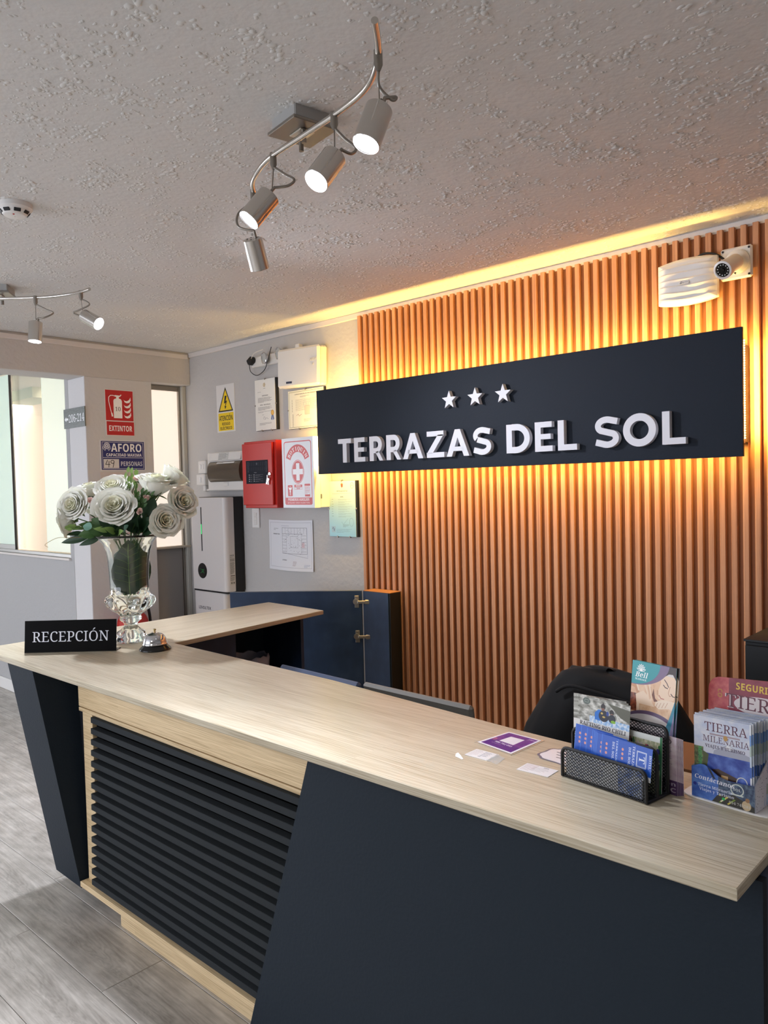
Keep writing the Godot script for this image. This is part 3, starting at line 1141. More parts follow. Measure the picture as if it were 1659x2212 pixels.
func gate():
	var t := thing("gate_post", "short dark blue gate post with raw chipboard top, fixed against the slat wall", "post", Vector3(-2.674, 0, -2.845))
	spanp("carcass", Vector3(-2.765, 0, -2.884), Vector3(-2.583, 0.859, -2.806), M.black, t, 0.001)
	spanp("front_face", Vector3(-2.765, 0, -2.806), Vector3(-2.592, 0.859, -2.801), M.blue, t, 0.0005)
	spanp("top_edge", Vector3(-2.765, 0.859, -2.884), Vector3(-2.583, 0.863, -2.801), M.cardboard, t, 0.001)
	var a := Vector3(-2.767, 0, -2.793)
	var e := Vector3(-3.311, 0, -2.373)
	var right := (a - e).normalized()
	var n := right.cross(Vector3.UP)
	var d := thing("gate_door", "dark blue swing gate panel standing ajar between the short counter arm and its post", "gate", (a + e) / 2)
	var b := Mb.new()
	b.box((a + e) / 2 + Vector3.UP * 0.455 - n * 0.010, Vector3((a - e).length(), 0.81, 0.018), 0.001, Basis(right, Vector3.UP, n))
	part("panel", b, M.blue, d)
	b = Mb.new()
	b.box((a + e) / 2 + Vector3.UP * 0.8612 - n * 0.010, Vector3((a - e).length(), 0.0022, 0.018), 0.0, Basis(right, Vector3.UP, n))
	part("top_edge_band", b, mat(c8(108, 118, 130), 0.5), d)
	for y in [0.806, 0.628]:
		hinge(d, a + Vector3.UP * y, right)

# ------------------------------------------------------------------ ceiling fixtures
func spot_head(parent: Node, hang: Vector3, top: Vector3, axis: Vector3, lit: bool, cord: Array, energy := 0.0):
	var L := 0.086
	var r := 0.0272
	axis = axis.normalized()
	var bot := top + axis * L
	var b := Mb.new()
	# shell: bevelled back, sleeve, rolled front rim
	var q := Basis(Quaternion(Vector3.UP, axis))
	var xf := Transform3D(q, top)
	b.lathe([Vector2(0.001, 0), Vector2(0.022, 0), Vector2(0.022, 0), Vector2(r, 0.003), Vector2(r, 0.003), Vector2(r, L - 0.001), Vector2(r, L - 0.001), Vector2(r - 0.0012, L), Vector2(r - 0.0012, L), Vector2(r - 0.0025, L - 0.006), Vector2(0.001, L - 0.006)], 36, xf)
	var hd := part("spot_head", b, M.steel, parent)
	b = Mb.new()
	for k in 7:
		var a := TAU * k / 7
		var p := xf * Vector3(0.016 * cos(a), 0, 0.016 * sin(a))
		b.cyl(p + axis * 0.002, p - axis * 0.0004, 0.0028, 0.0028, 8)
	part("vent_hole", b, M.black, hd)
	b = Mb.new()
	b.cyl(bot - axis * 0.005, bot - axis * 0.0015, r - 0.003, r - 0.0032, 32)
	part("lamp_face", b, M.lamp if lit else mat(c8(210, 210, 205), 0.2), hd)
	# clip on the bar, thin rod, cord, stub on the back
	b = Mb.new()
	b.cyl(hang + Vector3.UP * 0.006, hang - Vector3.UP * 0.022, 0.0085, 0.0085, 14)
	b.cyl(hang - Vector3.UP * 0.022, hang - Vector3.UP * 0.034, 0.0085, 0.0035, 14)
	part("clip", b, M.darksteel, hd)
	b = Mb.new()
	b.tube([hang - Vector3.UP * 0.03, Vector3(lerpf(hang.x, top.x, 0.6), top.y + 0.012, lerpf(hang.z, top.z, 0.6))], 0.0014, 6)
	part("rod", b, M.darksteel, hd)
	var stub := top + (xf.basis * Vector3(0.010, 0, 0))
	b = Mb.new()
	b.cyl(stub, stub - axis * 0.020, 0.0042, 0.0036, 10)
	part("joint", b, M.darksteel, hd)
	b = Mb.new()
	b.cyl(Vector3(lerpf(hang.x, top.x, 0.6), top.y + 0.012, lerpf(hang.z, top.z, 0.6)) - Vector3(0.006, 0, 0), Vector3(lerpf(hang.x, top.x, 0.6), top.y + 0.012, lerpf(hang.z, top.z, 0.6)) + Vector3(0.006, 0, 0), 0.003, 0.003, 8)
	part("pivot", b, M.darksteel, hd)
	var path := [hang - Vector3.UP * 0.028]
	for c in cord:
		path.append(c)
	path.append(stub - axis * 0.018)
	b = Mb.new()
	b.tube(smooth_path(path, 8), 0.0034, 8)
	part("cord", b, M.darksteel, hd)
	if lit:
		var l := SpotLight3D.new()
		l.name = "spot_light"
		l.light_color = c8(240, 243, 255)
		l.light_energy = energy
		l.spot_angle = 52.0
		l.spot_angle_attenuation = 0.9
		l.spot_range = 12.0
		l.spot_attenuation = 2.0
		l.light_size = 0.022
		l.shadow_enabled = true
		add_child(l)
		l.transform = Transform3D(Basis.looking_at(axis, Vector3.UP if absf(axis.y) < 0.95 else Vector3.RIGHT), bot + axis * 0.004)

func ceiling_plate(parent: Node, c: Vector3, ang: float):
	var bas := Basis(Vector3.UP, ang)
	boxp("base_box", c + Vector3(0, 0.021, 0), Vector3(0.108, 0.034, 0.108), mat(c8(168, 168, 166), 0.5), parent, 0.003, bas)
	boxp("cover_plate", c, Vector3(0.124, 0.008, 0.124), M.darksteel, parent, 0.001, bas)
	boxp("bright_plate", c - Vector3(0, 0.006, 0), Vector3(0.052, 0.004, 0.042), mat(c8(205, 200, 188), 0.3, 0.7), parent, 0.001, bas)
	for s in [-1.0, 1.0]:
		var b := Mb.new()
		var p := c + bas * Vector3(0.022 * s, -0.006, 0.010 * s)
		b.cyl(p, p - Vector3(0, 0.032, 0), 0.006, 0.006, 12)
		part("post", b, M.darksteel, parent)

func bar_tube(parent: Node, pts: Array):
	var b := Mb.new()
	b.tube(smooth_path(pts, 6), 0.0068, 14)
	part("bar", b, M.steel, parent)

func ceiling_things():
	var y := 2.222
	var t := thing("track_light", "brushed steel S-curved track light with four spot heads above the counter", "ceiling light", Vector3(-1.444, 2.262, -1.293), "track lights on the ceiling")
	ceiling_plate(t, Vector3(-1.444, 2.266, -1.293), deg_to_rad(-9))
	bar_tube(t, [Vector3(-0.955, y, -1.035), Vector3(-1.012, y, -1.105), Vector3(-1.076, y, -1.161), Vector3(-1.148, y, -1.200), Vector3(-1.257, y, -1.225), Vector3(-1.387, y, -1.243), Vector3(-1.475, y, -1.254), Vector3(-1.545, y, -1.266), Vector3(-1.611, y, -1.289), Vector3(-1.678, y, -1.321), Vector3(-1.730, y, -1.362), Vector3(-1.785, y, -1.42)])
	spot_head(t, Vector3(-1.024, y, -1.117), Vector3(-1.031, 2.124, -1.125), Vector3(-0.063, -0.911, 0.409), true, [Vector3(-1.030, 2.165, -1.124), Vector3(-1.014, 2.140, -1.142), Vector3(-1.010, 2.146, -1.150)], 1.35)
	spot_head(t, Vector3(-1.262, y, -1.226), Vector3(-1.211, 2.101, -1.175), Vector3(-0.023, -0.778, 0.628), true, [Vector3(-1.238, 2.165, -1.235), Vector3(-1.205, 2.135, -1.235), Vector3(-1.200, 2.115, -1.215)], 1.35)
	spot_head(t, Vector3(-1.520, y, -1.262), Vector3(-1.470, 2.097, -1.207), Vector3(-0.229, -0.773, 0.591), true, [Vector3(-1.480, 2.165, -1.265), Vector3(-1.432, 2.135, -1.252), Vector3(-1.436, 2.118, -1.236)], 1.35)
	spot_head(t, Vector3(-1.742, y, -1.371), Vector3(-1.743, 2.092, -1.363), Vector3(-0.205, -0.869, -0.45), false, [Vector3(-1.778, 2.165, -1.345), Vector3(-1.770, 2.125, -1.338)])
	var t2 := thing("track_light", "brushed steel track light near the hall header, one head straight down and one aimed right", "ceiling light", Vector3(-3.53, 2.262, -1.375), "track lights on the ceiling")
	ceiling_plate(t2, Vector3(-3.53, 2.266, -1.365), deg_to_rad(-38))
	bar_tube(t2, [Vector3(-3.90, y, -1.06), Vector3(-3.80, y, -1.09), Vector3(-3.66, y, -1.15), Vector3(-3.52, y, -1.24), Vector3(-3.413, y, -1.326), Vector3(-3.340, y, -1.392), Vector3(-3.256, y, -1.460), Vector3(-3.160, y, -1.505), Vector3(-3.085, y, -1.523), Vector3(-3.022, y, -1.527)])
	spot_head(t2, Vector3(-3.297, y, -1.425), Vector3(-3.287, 2.117, -1.418), Vector3(0.1, -0.98, 0.12), true, [Vector3(-3.270, 2.172, -1.455), Vector3(-3.245, 2.155, -1.475), Vector3(-3.262, 2.135, -1.445)], 2.2)
	spot_head(t2, Vector3(-3.092, y, -1.524), Vector3(-3.092, 2.128, -1.534), Vector3(0.81, -0.49, -0.322), true, [Vector3(-3.070, 2.172, -1.548), Vector3(-3.105, 2.150, -1.520), Vector3(-3.125, 2.140, -1.505)], 2.2)
	spot_head(t2, Vector3(-3.74, y, -1.115), Vector3(-3.74, 2.117, -1.11), Vector3(-0.3, -0.9, 0.2), true, [Vector3(-3.71, 2.172, -1.13), Vector3(-3.70, 2.15, -1.12)], 1.35)
	var s := thing("smoke_detector", "round white smoke detector on the stippled ceiling left of the track light", "smoke detector", Vector3(-2.495, CEIL, -1.025))
	var c := Vector3(-2.495, CEIL, -1.025)
	var b := Mb.new()
	b.lathe([Vector2(0.052, 0.0), Vector2(0.052, -0.014), Vector2(0.052, -0.014), Vector2(0.049, -0.018), Vector2(0.046, -0.02), Vector2(0.046, -0.02), Vector2(0.034, -0.034), Vector2(0.034, -0.034), Vector2(0.03, -0.037), Vector2(0.001, -0.038)], 40, Transform3D(Basis(), c))
	part("body", b, M.white, s)
	for k in 8:
		var a := TAU * k / 8 + 0.2
		var bas := Basis(Vector3.UP, -a) * Basis(Vector3(0, 0, 1), deg_to_rad(-40))
		b = Mb.new()
		b.box(c + Vector3(0.0402 * cos(a), -0.0272, 0.0402 * sin(a)), Vector3(0.003, 0.011, 0.020), 0.001, bas)
		part("vent", b, M.black, s)
	b = Mb.new()
	b.cyl(c + Vector3(0.02, -0.0365, 0.012), c + Vector3(0.02, -0.039, 0.012), 0.003, 0.003, 8)
	part("indicator", b, M.red, s)

# ------------------------------------------------------------------ notices and boxes on the back wall
const RT := Vector3(1, 0, 0)
const UPV := Vector3(0, 1, 0)

func clip_frame(t: Node, x0: float, y0: float, x1: float, y1: float, z: float):
	var b := Mb.new()
	b.box(Vector3((x0 + x1) / 2 + 0.003, (y0 + y1) / 2, (z + ZW) / 2 - 0.001), Vector3(x1 - x0 + 0.006, y1 - y0, z - ZW - 0.002), 0.001)
	part("back_board", b, M.black, t)
	for q in [[0.3, 0, 1], [0.75, 0, 1], [0.5, 1, 1], [0, 0.5, 0], [1, 0.5, 0]]:
		b = Mb.new()
		b.box(Vector3(lerpf(x0, x1, q[0]), lerpf(y0, y1, q[1]), z - 0.003), Vector3(0.008, 0.010, 0.012) if q[2] else Vector3(0.010, 0.008, 0.012), 0.001)
		part("clip", b, M.darksteel, t)

func wall_things():
	var ink := c8(92, 92, 96)
	# electric hazard sticker in its plastic sleeve
	var p := Pic.new(300, 460, c8(222, 221, 220))
	p.poly([Vector2(150, 24), Vector2(272, 262), Vector2(28, 262)], c8(20, 20, 20))
	p.poly([Vector2(150, 50), Vector2(252, 250), Vector2(48, 250)], c8(240, 205, 20))
	p.poly([Vector2(140, 110), Vector2(172, 110), Vector2(152, 160), Vector2(176, 156), Vector2(150, 210), Vector2(164, 212), Vector2(140, 240), Vector2(132, 206), Vector2(143, 208), Vector2(150, 178), Vector2(124, 184)], c8(20, 20, 20))
	p.rect(24, 274, 252, 172, c8(240, 205, 20))
	p.text("ATENCIÓN", 150, 348, 66, c8(15, 15, 15), 0, {"a": 0.5, "sx": 0.66})
	p.text("RIESGO", 150, 394, 38, c8(15, 15, 15), 0, {"a": 0.5})
	p.text("ELÉCTRICO", 150, 436, 38, c8(15, 15, 15), 0, {"a": 0.5})
	var t := thing("hazard_notice", "yellow and black electric hazard notice with lightning triangle, taped left of the certificates", "notice", Vector3(-4.05, 1.757, ZW))
	var b := Mb.new()
	b.card(Vector3(-4.051, 1.906, ZW + 0.0025), RT, UPV, 0.190, 0.298, 0.002)
	part("sheet", b, printed(p, 0.6), t)
	# certificate with gold seal
	p = Pic.new(360, 560, c8(232, 232, 228))
	p.ring(170, 62, 16, 18, 5, c8(170, 140, 70))
	for k in 8:
		p.line([Vector2(170, 62), Vector2(170 + 26 * cos(k * PI / 4), 62 + 28 * sin(k * PI / 4))], 3, c8(176, 146, 80))
	p.rect(150, 98, 40, 3, ink)
	p.small(50, 135, 110, 1, 6, ink, 3, 3)
	p.text("CERTIFICADO", 180, 186, 17, c8(50, 50, 54), 0, {"a": 0.5})
	p.small(50, 200, 260, 7, 8, ink, 1, 3)
	p.text("HOTEL - TRES ESTRELLAS", 180, 286, 16, c8(50, 50, 54), 0, {"a": 0.5})
	p.small(50, 302, 260, 5, 8, ink, 2, 3)
	p.small(50, 352, 260, 2, 9, ink, 12, 3)
	p.small(120, 388, 100, 1, 9, ink, 13, 3)
	p.line([Vector2(140, 440), Vector2(150, 410), Vector2(175, 420), Vector2(165, 445), Vector2(200, 425), Vector2(230, 440)], 3, c8(110, 110, 120))
	p.oval(304, 376, 27, 30, c8(212, 152, 48))
	p.oval(304, 376, 18, 20, c8(236, 190, 90))
	p.poly([Vector2(290, 402), Vector2(304, 406), Vector2(296, 460), Vector2(278, 446)], c8(40, 84, 150))
	p.poly([Vector2(306, 406), Vector2(318, 402), Vector2(330, 446), Vector2(314, 460)], c8(40, 84, 150))
	p.small(70, 480, 220, 3, 9, ink, 4, 3)
	t = thing("certificate", "framed white certificate with gold seal and blue ribbon below the emergency lamps", "certificate", Vector3(-3.63, 1.74, ZW), "framed certificates on the back wall")
	clip_frame(t, -3.727, 1.739, -3.534, 2.041, ZW + 0.020)
	b = Mb.new()
	b.card(Vector3(-3.632, 1.890, ZW + 0.021), RT, UPV, 0.188, 0.300, 0.002)
	part("sheet", b, printed(p, 0.45), t)
	# landscape certificate partly behind the sign
	p = Pic.new(520, 380, c8(226, 226, 210))
	p.frame(14, 12, 492, 356, 4, c8(120, 128, 92))
	p.text("LICENCIA MUNICIPAL DE FUNCIONAMIENTO", 260, 44, 15, c8(60, 62, 60), 0, {"a": 0.5})
	p.small(180, 60, 160, 2, 9, ink, 8, 3)
	p.small(110, 92, 340, 13, 9, c8(130, 130, 118), 9, 2)
	p.small(60, 236, 16, 16, 8, c8(60, 60, 60), 10, 3)
	for k in 5:
		p.line([Vector2(60, 90 + k * 26), Vector2(60, 108 + k * 26)], 4, c8(110, 112, 100))
	for k in 4:
		p.ring(250 + (k % 2) * 70, 130 + (k / 2) * 20, 22, 26, 3, c8(178, 184, 188))
	p.rrect(245, 160, 72, 88, 10, c8(206, 196, 180))
	p.frame(245, 160, 72, 88, 3, c8(178, 150, 150))
	p.line([Vector2(120, 250), Vector2(150, 236), Vector2(160, 258), Vector2(200, 240)], 3, c8(120, 60, 50))
	p.small(230, 290, 120, 4, 8, ink, 11, 2)
	t = thing("certificate", "framed cream certificate in landscape format half hidden behind the left end of the hotel sign", "certificate", Vector3(-3.28, 1.73, ZW), "framed certificates on the back wall")
	clip_frame(t, -3.432, 1.729, -3.130, 1.946, ZW + 0.014)
	b = Mb.new()
	b.card(Vector3(-3.281, 1.8375, ZW + 0.015), RT, UPV, 0.298, 0.215, 0.002)
	part("sheet", b, printed(p, 0.45), t)
	# blue certificate
	p = Pic.new(420, 600, c8(196, 224, 230))
	for j in 600:
		var cc := c8(206, 226, 214).lerp(c8(150, 206, 228), j / 600.0)
		p.rect(0, j, 420, 1, cc)
	p.poly([Vector2(196, 30), Vector2(232, 30), Vector2(228, 62), Vector2(214, 74), Vector2(200, 62)], c8(130, 76, 60))
	p.oval(214, 28, 8, 8, c8(180, 140, 70))
	p.ring(372, 52, 24, 30, 4, c8(150, 130, 70))
	p.line([Vector2(356, 60), Vector2(372, 44), Vector2(388, 60)], 4, c8(150, 130, 70))
	p.text("CERTIFICADO DE ITSE", 210, 116, 17, c8(60, 80, 90), 0, {"a": 0.5})
	p.small(60, 132, 320, 2, 8, c8(100, 130, 140), 21, 2)
	p.text("HOTEL", 210, 178, 16, c8(60, 80, 90), 0, {"a": 0.5})
	for k in 8:
		p.small(46, 196 + k * 26, 44, 1, 8, c8(80, 104, 116), 30 + k, 3)
		p.small(150, 196 + k * 26, 220, 2, 9, c8(110, 140, 150), 40 + k, 2)
	p.line([Vector2(196, 440), Vector2(224, 470), Vector2(300, 404)], 3, c8(130, 170, 190))
	p.ring(352, 444, 30, 44, 3, c8(120, 156, 176))
	p.small(220, 470, 100, 4, 8, c8(80, 104, 116), 51, 2)
	p.rect(34, 490, 64, 66, c8(156, 190, 206))
	p.line([Vector2(46, 520), Vector2(60, 500), Vector2(76, 540), Vector2(84, 510)], 5, c8(50, 70, 120))
	p.small(112, 520, 270, 5, 9, c8(110, 140, 156), 52, 2)
	t = thing("certificate", "framed pale blue certificate hanging beside the slat wall under the hotel sign", "certificate", Vector3(-3.0, 1.124, ZW), "framed certificates on the back wall")
	clip_frame(t, -3.107, 1.124, -2.897, 1.426, ZW + 0.020)
	b = Mb.new()
	b.card(Vector3(-3.003, 1.275, ZW + 0.021), RT, UPV, 0.205, 0.300, 0.002)
	part("sheet", b, printed(p, 0.45), t)
	# floor plan sheet, bottom edge curling off the wall
	p = Pic.new(640, 480, c8(224, 226, 232))
	var bl := c8(116, 116, 128)
	p.frame(22, 22, 596, 430, 2, c8(150, 150, 160))
	p.frame(190, 70, 360, 250, 3, bl)
	p.small(180, 52, 360, 1, 6, c8(150, 154, 170), 60, 3)
	for k in 9:
		p.line([Vector2(190 + k * 45, 70), Vector2(190 + k * 45, 130)], 2, bl)
	p.frame(310, 150, 110, 110, 2, bl)
	p.line([Vector2(190, 130), Vector2(490, 130)], 3, bl)
	p.line([Vector2(250, 130), Vector2(250, 320)], 2, bl)
	p.line([Vector2(470, 130), Vector2(470, 320)], 2, bl)
	for k in 6:
		p.line([Vector2(190, 150 + k * 30), Vector2(250, 150 + k * 30)], 2, bl)
		p.line([Vector2(470, 145 + k * 30), Vector2(540, 145 + k * 30)], 2, bl)
	p.line([Vector2(190, 310), Vector2(560, 356)], 2, bl)
	p.line([Vector2(555, 70), Vector2(555, 350)], 2, c8(130, 146, 180))
	p.poly([Vector2(280, 110), Vector2(300, 150), Vector2(262, 150)], c8(200, 204, 212))
	p.rect(474, 210, 40, 48, c8(214, 190, 196))
	var g := RandomNumberGenerator.new()
	g.seed = 17
	for k in 70:
		p.rect(200 + g.randf() * 340, 80 + g.randf() * 240, g.randf_range(3, 12), 3, c8(70, 70, 84))
	p.text("PRIMER PISO", 60, 140, 15, c8(50, 50, 58), 0)
	p.text("LEYENDA", 190, 386, 15, c8(50, 50, 58), 0)
	p.small(70, 80, 70, 2, 12, ink, 61, 3)
	p.small(350, 390, 60, 5, 10, c8(130, 90, 96), 62, 3)
	p.small(510, 420, 100, 3, 10, c8(110, 130, 170), 63, 3)
	t = thing("floor_plan", "white sheet with a printed building floor plan taped to the wall above the gate", "paper sheet", Vector3(-3.455, 0.917, ZW))
	var rows := []
	for i in 13:
		var v := i / 12.0
		var r := []
		for j in 9:
			var u := j / 8.0
			var z := ZW + 0.002 + 0.012 * pow(maxf(0.0, v - 0.6) / 0.4, 2.0) * (0.3 + sin(u * PI)) + 0.004 * pow(absf(u * 2 - 1), 6)
			r.append(Vector3(lerpf(-3.650, -3.262, u), lerpf(1.209, 0.917, v) - 0.004 * sin(u * PI), z))
		rows.append(r)
	b = Mb.new()
	b.grid(rows)
	var back := []
	for r in rows:
		var q := []
		for k in r:
			q.append(k + Vector3(0, 0, -0.0006))
		back.append(q)
	b.grid(back)
	part("sheet", b, printed(p, 0.6), t)
	# emergency light: twin lamps on a plate, big white box beside
	t = thing("emergency_light", "white emergency light box with twin round lamps below the cornice", "emergency light", Vector3(-3.28, 1.95, ZW))
	b = Mb.new()
	var tilt := Basis(Vector3(0, 0, 1), deg_to_rad(-2.0))
	b.box(Vector3(-3.281, 2.064, ZW + 0.022), Vector3(0.350, 0.214, 0.044), 0.010, tilt)
	part("back_box", b, M.plastic, t)
	b = Mb.new()
	b.box(Vector3(-3.281, 2.064, ZW + 0.058), Vector3(0.352, 0.218, 0.026), 0.012, tilt)
	part("front_cover", b, M.plastic, t)
	b = Mb.new()
	b.box(Vector3(-3.352, 1.985, ZW + 0.0715), Vector3(0.050, 0.012, 0.002), 0.001, tilt)
	part("badge", b, c_navy(), t)
	b = Mb.new()
	for k in 6:
		b.box(Vector3(-3.168 + k * 0.009, 2.092, ZW + 0.0715), Vector3(0.003, 0.016, 0.002), 0.0, tilt * Basis(Vector3(0, 0, 1), -0.4))
	part("grille", b, mat(c8(190, 188, 180), 0.5), t)
	b = Mb.new()
	b.cyl(Vector3(-3.150, 2.066, ZW + 0.07), Vector3(-3.150, 2.066, ZW + 0.073), 0.007, 0.006, 12)
	part("button", b, mat(c8(205, 203, 196), 0.4), t)
	b = Mb.new()
	b.box(Vector3(-3.295, 2.182, ZW + 0.04), Vector3(0.034, 0.026, 0.03), 0.004, tilt)
	part("socket", b, M.plastic, t)
	b = Mb.new()
	b.box(Vector3(-3.60, 2.150, ZW + 0.012), Vector3(0.30, 0.062, 0.022), 0.004)
	part("lamp_plate", b, M.plastic, t)
	for q in [Vector3(-3.598, 2.156, ZW + 0.05), Vector3(-3.468, 2.166, ZW + 0.05)]:
		var ax := Vector3(-0.25, -0.05, 1).normalized()
		b = Mb.new()
		b.lathe([Vector2(0.001, -0.03), Vector2(0.022, -0.028), Vector2(0.034, -0.006), Vector2(0.036, 0.0), Vector2(0.036, 0.0), Vector2(0.033, 0.001), Vector2(0.033, 0.001), Vector2(0.030, -0.004)], 28, Transform3D(Basis(Quaternion(Vector3.UP, ax)), q))
		var lm := part("round_lamp", b, M.chrome, t)
		b = Mb.new()
		b.lathe([Vector2(0.031, -0.002), Vector2(0.022, 0.003), Vector2(0.001, 0.005)], 24, Transform3D(Basis(Quaternion(Vector3.UP, ax)), q))
		part("lens", b, mat(c8(178, 181, 180), 0.12), lm)
	# black plug with its loop of cable
	t = thing("power_plug", "black plug with a looping cable left of the emergency lamps", "plug", Vector3(-3.735, 2.15, ZW))
	b = Mb.new()
	b.box(Vector3(-3.735, 2.158, ZW + 0.035), Vector3(0.055, 0.042, 0.045), 0.012, Basis(Vector3(0, 0, 1), 0.5))
	part("body", b, M.black, t)
	b = Mb.new()
	b.tube(smooth_path([Vector3(-3.755, 2.138, ZW + 0.035), Vector3(-3.748, 2.095, ZW + 0.03), Vector3(-3.70, 2.070, ZW + 0.02), Vector3(-3.63, 2.095, ZW + 0.02), Vector3(-3.56, 2.140, ZW + 0.05), Vector3(-3.50, 2.205, ZW + 0.07)], 8), 0.0022, 6)
	part("cable", b, M.black, t)
	b = Mb.new()
	b.tube(smooth_path([Vector3(-3.715, 2.168, ZW + 0.05), Vector3(-3.62, 2.182, ZW + 0.10), Vector3(-3.54, 2.192, ZW + 0.10)], 6), 0.002, 6)
	part("cable", b, M.plastic, t)
	# distribution board with smoked lid
	t = thing("breaker_panel", "white breaker panel with a smoked brown lid left of the red box", "breaker panel", Vector3(-4.0, 1.385, ZW))
	spanp("housing", Vector3(-4.180, 1.387, ZW + 0.001), Vector3(-3.800, 1.628, ZW + 0.065), M.plastic, t, 0.006)
	b = Mb.new()
	b.box(Vector3(-3.985, 1.600, ZW + 0.066), Vector3(0.33, 0.05, 0.012), 0.003, Basis(Vector3(1, 0, 0), -0.2))
	part("upper_cover", b, M.plastic, t)
	p = Pic.new(160, 60, c8(206, 206, 202))
	p.small(6, 8, 146, 6, 9, c8(110, 110, 110), 70, 3)
	b = Mb.new()
	b.card(Vector3(-3.995, 1.601, ZW + 0.0735), RT, Vector3(0, 1, -0.2), 0.10, 0.045, 0.001)
	part("label", b, printed(p), t)
	var lid := mat(c8(92, 82, 70), 0.12)
	rows = []
	for i in 11:
		var a := lerpf(0.0, PI, i / 10.0)
		rows.append([Vector3(-4.142, 1.506 + 0.064 * cos(a), ZW + 0.064 + 0.030 * sin(a)), Vector3(-3.812, 1.506 + 0.064 * cos(a), ZW + 0.064 + 0.030 * sin(a))])
	b = Mb.new()
	b.grid(rows)
	for q in [0, 1]:
		var cap := []
		for r in rows:
			cap.append(r[q])
		b.poly(cap, Vector3(-3.98, 1.506, ZW + 0.06))
	part("smoked_lid", b, lid, t)
	p = Pic.new(220, 14, c8(225, 225, 222))
	p.small(6, 4, 206, 1, 9, c8(110, 110, 110), 71, 4)
	b = Mb.new()
	b.card(Vector3(-3.96, 1.560, ZW + 0.0835), RT, Vector3(0, 1, -0.8), 0.18, 0.012, 0.001)
	part("label", b, printed(p), t)
	b = Mb.new()
	b.box(Vector3(-3.985, 1.428, ZW + 0.067), Vector3(0.05, 0.022, 0.006), 0.003)
	part("latch", b, M.plastic, t)
	# small grey boxes left of it
	t = thing("junction_box", "small white junction box with switches beside the breaker panel, near the corner", "junction box", Vector3(-4.27, 1.40, ZW))
	spanp("box", Vector3(-4.315, 1.500, ZW + 0.001), Vector3(-4.232, 1.585, ZW + 0.045), M.plastic, t, 0.005)
	spanp("box", Vector3(-4.325, 1.425, ZW + 0.001), Vector3(-4.230, 1.497, ZW + 0.055), M.plastic, t, 0.005)
	spanp("conduit", Vector3(-4.29, 1.385, ZW + 0.001), Vector3(-4.26, 1.425, ZW + 0.03), M.plastic, t, 0.004)
	spanp("conduit", Vector3(-4.30, 1.388, ZW + 0.001), Vector3(-4.182, 1.402, ZW + 0.022), M.plastic, t, 0.003)
	for q in [Vector3(-4.288, 1.545, ZW + 0.046), Vector3(-4.258, 1.545, ZW + 0.046), Vector3(-4.278, 1.46, ZW + 0.056)]:
		boxp("rocker", q, Vector3(0.018, 0.034, 0.004), M.white, t, 0.002)
	# red fire alarm panel
	t = thing("fire_alarm_panel", "red metal fire alarm panel with dark indicator window and key in its lock", "alarm panel", Vector3(-3.6, 1.28, ZW))
	spanp("cabinet", Vector3(-3.758, 1.281, ZW + 0.001), Vector3(-3.460, 1.672, ZW + 0.092), M.red, t, 0.003)
	spanp("door", Vector3(-3.758, 1.299, ZW + 0.0935), Vector3(-3.478, 1.660, ZW + 0.108), M.red, t, 0.003)
	p = Pic.new(410, 270, c8(44, 46, 54))
	g.seed = 4
	for k in 9:
		p.rect(70 + k * 34, 20, 8, 44, c8(66, 68, 78))
		p.rect(70 + k * 34, 78, 8, 40, c8(62, 64, 72))
		p.rect(30, 18 + k * 14, 22, 4, c8(110, 112, 118))
		p.rect(370, 18 + k * 14, 22, 4, c8(110, 112, 118))
	p.oval(205, 40, 14, 14, c8(90, 92, 100))
	p.text("FUEGO", 150, 146, 15, c8(150, 152, 156), 0)
	for k in 4:
		p.oval(60, 168 + k * 24, 7, 6, c8(200, 202, 204))
		p.oval(150, 168 + k * 24, 7, 6, c8(200, 202, 204))
		p.small(80, 166 + k * 24, 50, 2, 7, c8(130, 132, 138), k, 3)
		p.small(170, 166 + k * 24, 150, 2, 7, c8(130, 132, 138), k + 9, 3)
	b = Mb.new()
	b.card(Vector3(-3.618, 1.492, ZW + 0.1092), RT, UPV, 0.205, 0.136, 0.001)
	var iw := printed(p, 0.5)
	iw.metallic_specular = 0.15
	part("indicator_window", b, iw, t)
	b = Mb.new()
	b.cyl(Vector3(-3.498, 1.476, ZW + 0.107), Vector3(-3.498, 1.476, ZW + 0.114), 0.011, 0.010, 18)
	part("lock", b, M.chrome, t)
	b = Mb.new()
	b.box(Vector3(-3.499, 1.462, ZW + 0.122), Vector3(0.003, 0.02, 0.016), 0.001)
	b.cyl(Vector3(-3.506, 1.448, ZW + 0.117), Vector3(-3.506, 1.448, ZW + 0.119), 0.010, 0.010, 14)
	b.box(Vector3(-3.507, 1.430, ZW + 0.117), Vector3(0.007, 0.026, 0.002), 0.0)
	b.box(Vector3(-3.516, 1.434, ZW + 0.119), Vector3(0.006, 0.030, 0.002), 0.0, Basis(Vector3(0, 0, 1), -0.3))
	part("key", b, M.chrome, t)
	# first aid cabinet
	var rd := c8(200, 44, 46)
	p = Pic.new(430, 600, c8(228, 230, 236))
	p.rrect(28, 28, 374, 546, 26, rd)
	p.rrect(36, 36, 358, 530, 20, c8(228, 230, 236))
	var band := []
	for i in 25:
		var a := lerpf(-1.22, 1.22, i / 24.0)
		band.append(Vector2(215 + 168 * sin(a), 226 - 168 * cos(a)))
	for i in 25:
		var a := lerpf(1.22, -1.22, i / 24.0)
		band.append(Vector2(215 + 104 * sin(a), 226 - 104 * cos(a)))
	p.poly(band, rd)
	p.arc("BOTIQUIN", 215, 226, 118, -1.16, 1.16, 46, Color.WHITE, 1)
	p.oval(215, 292, 84, 102, rd)
	p.ring(215, 292, 77, 95, 4, c8(228, 230, 236))
	p.rect(192, 218, 46, 148, c8(240, 240, 244))
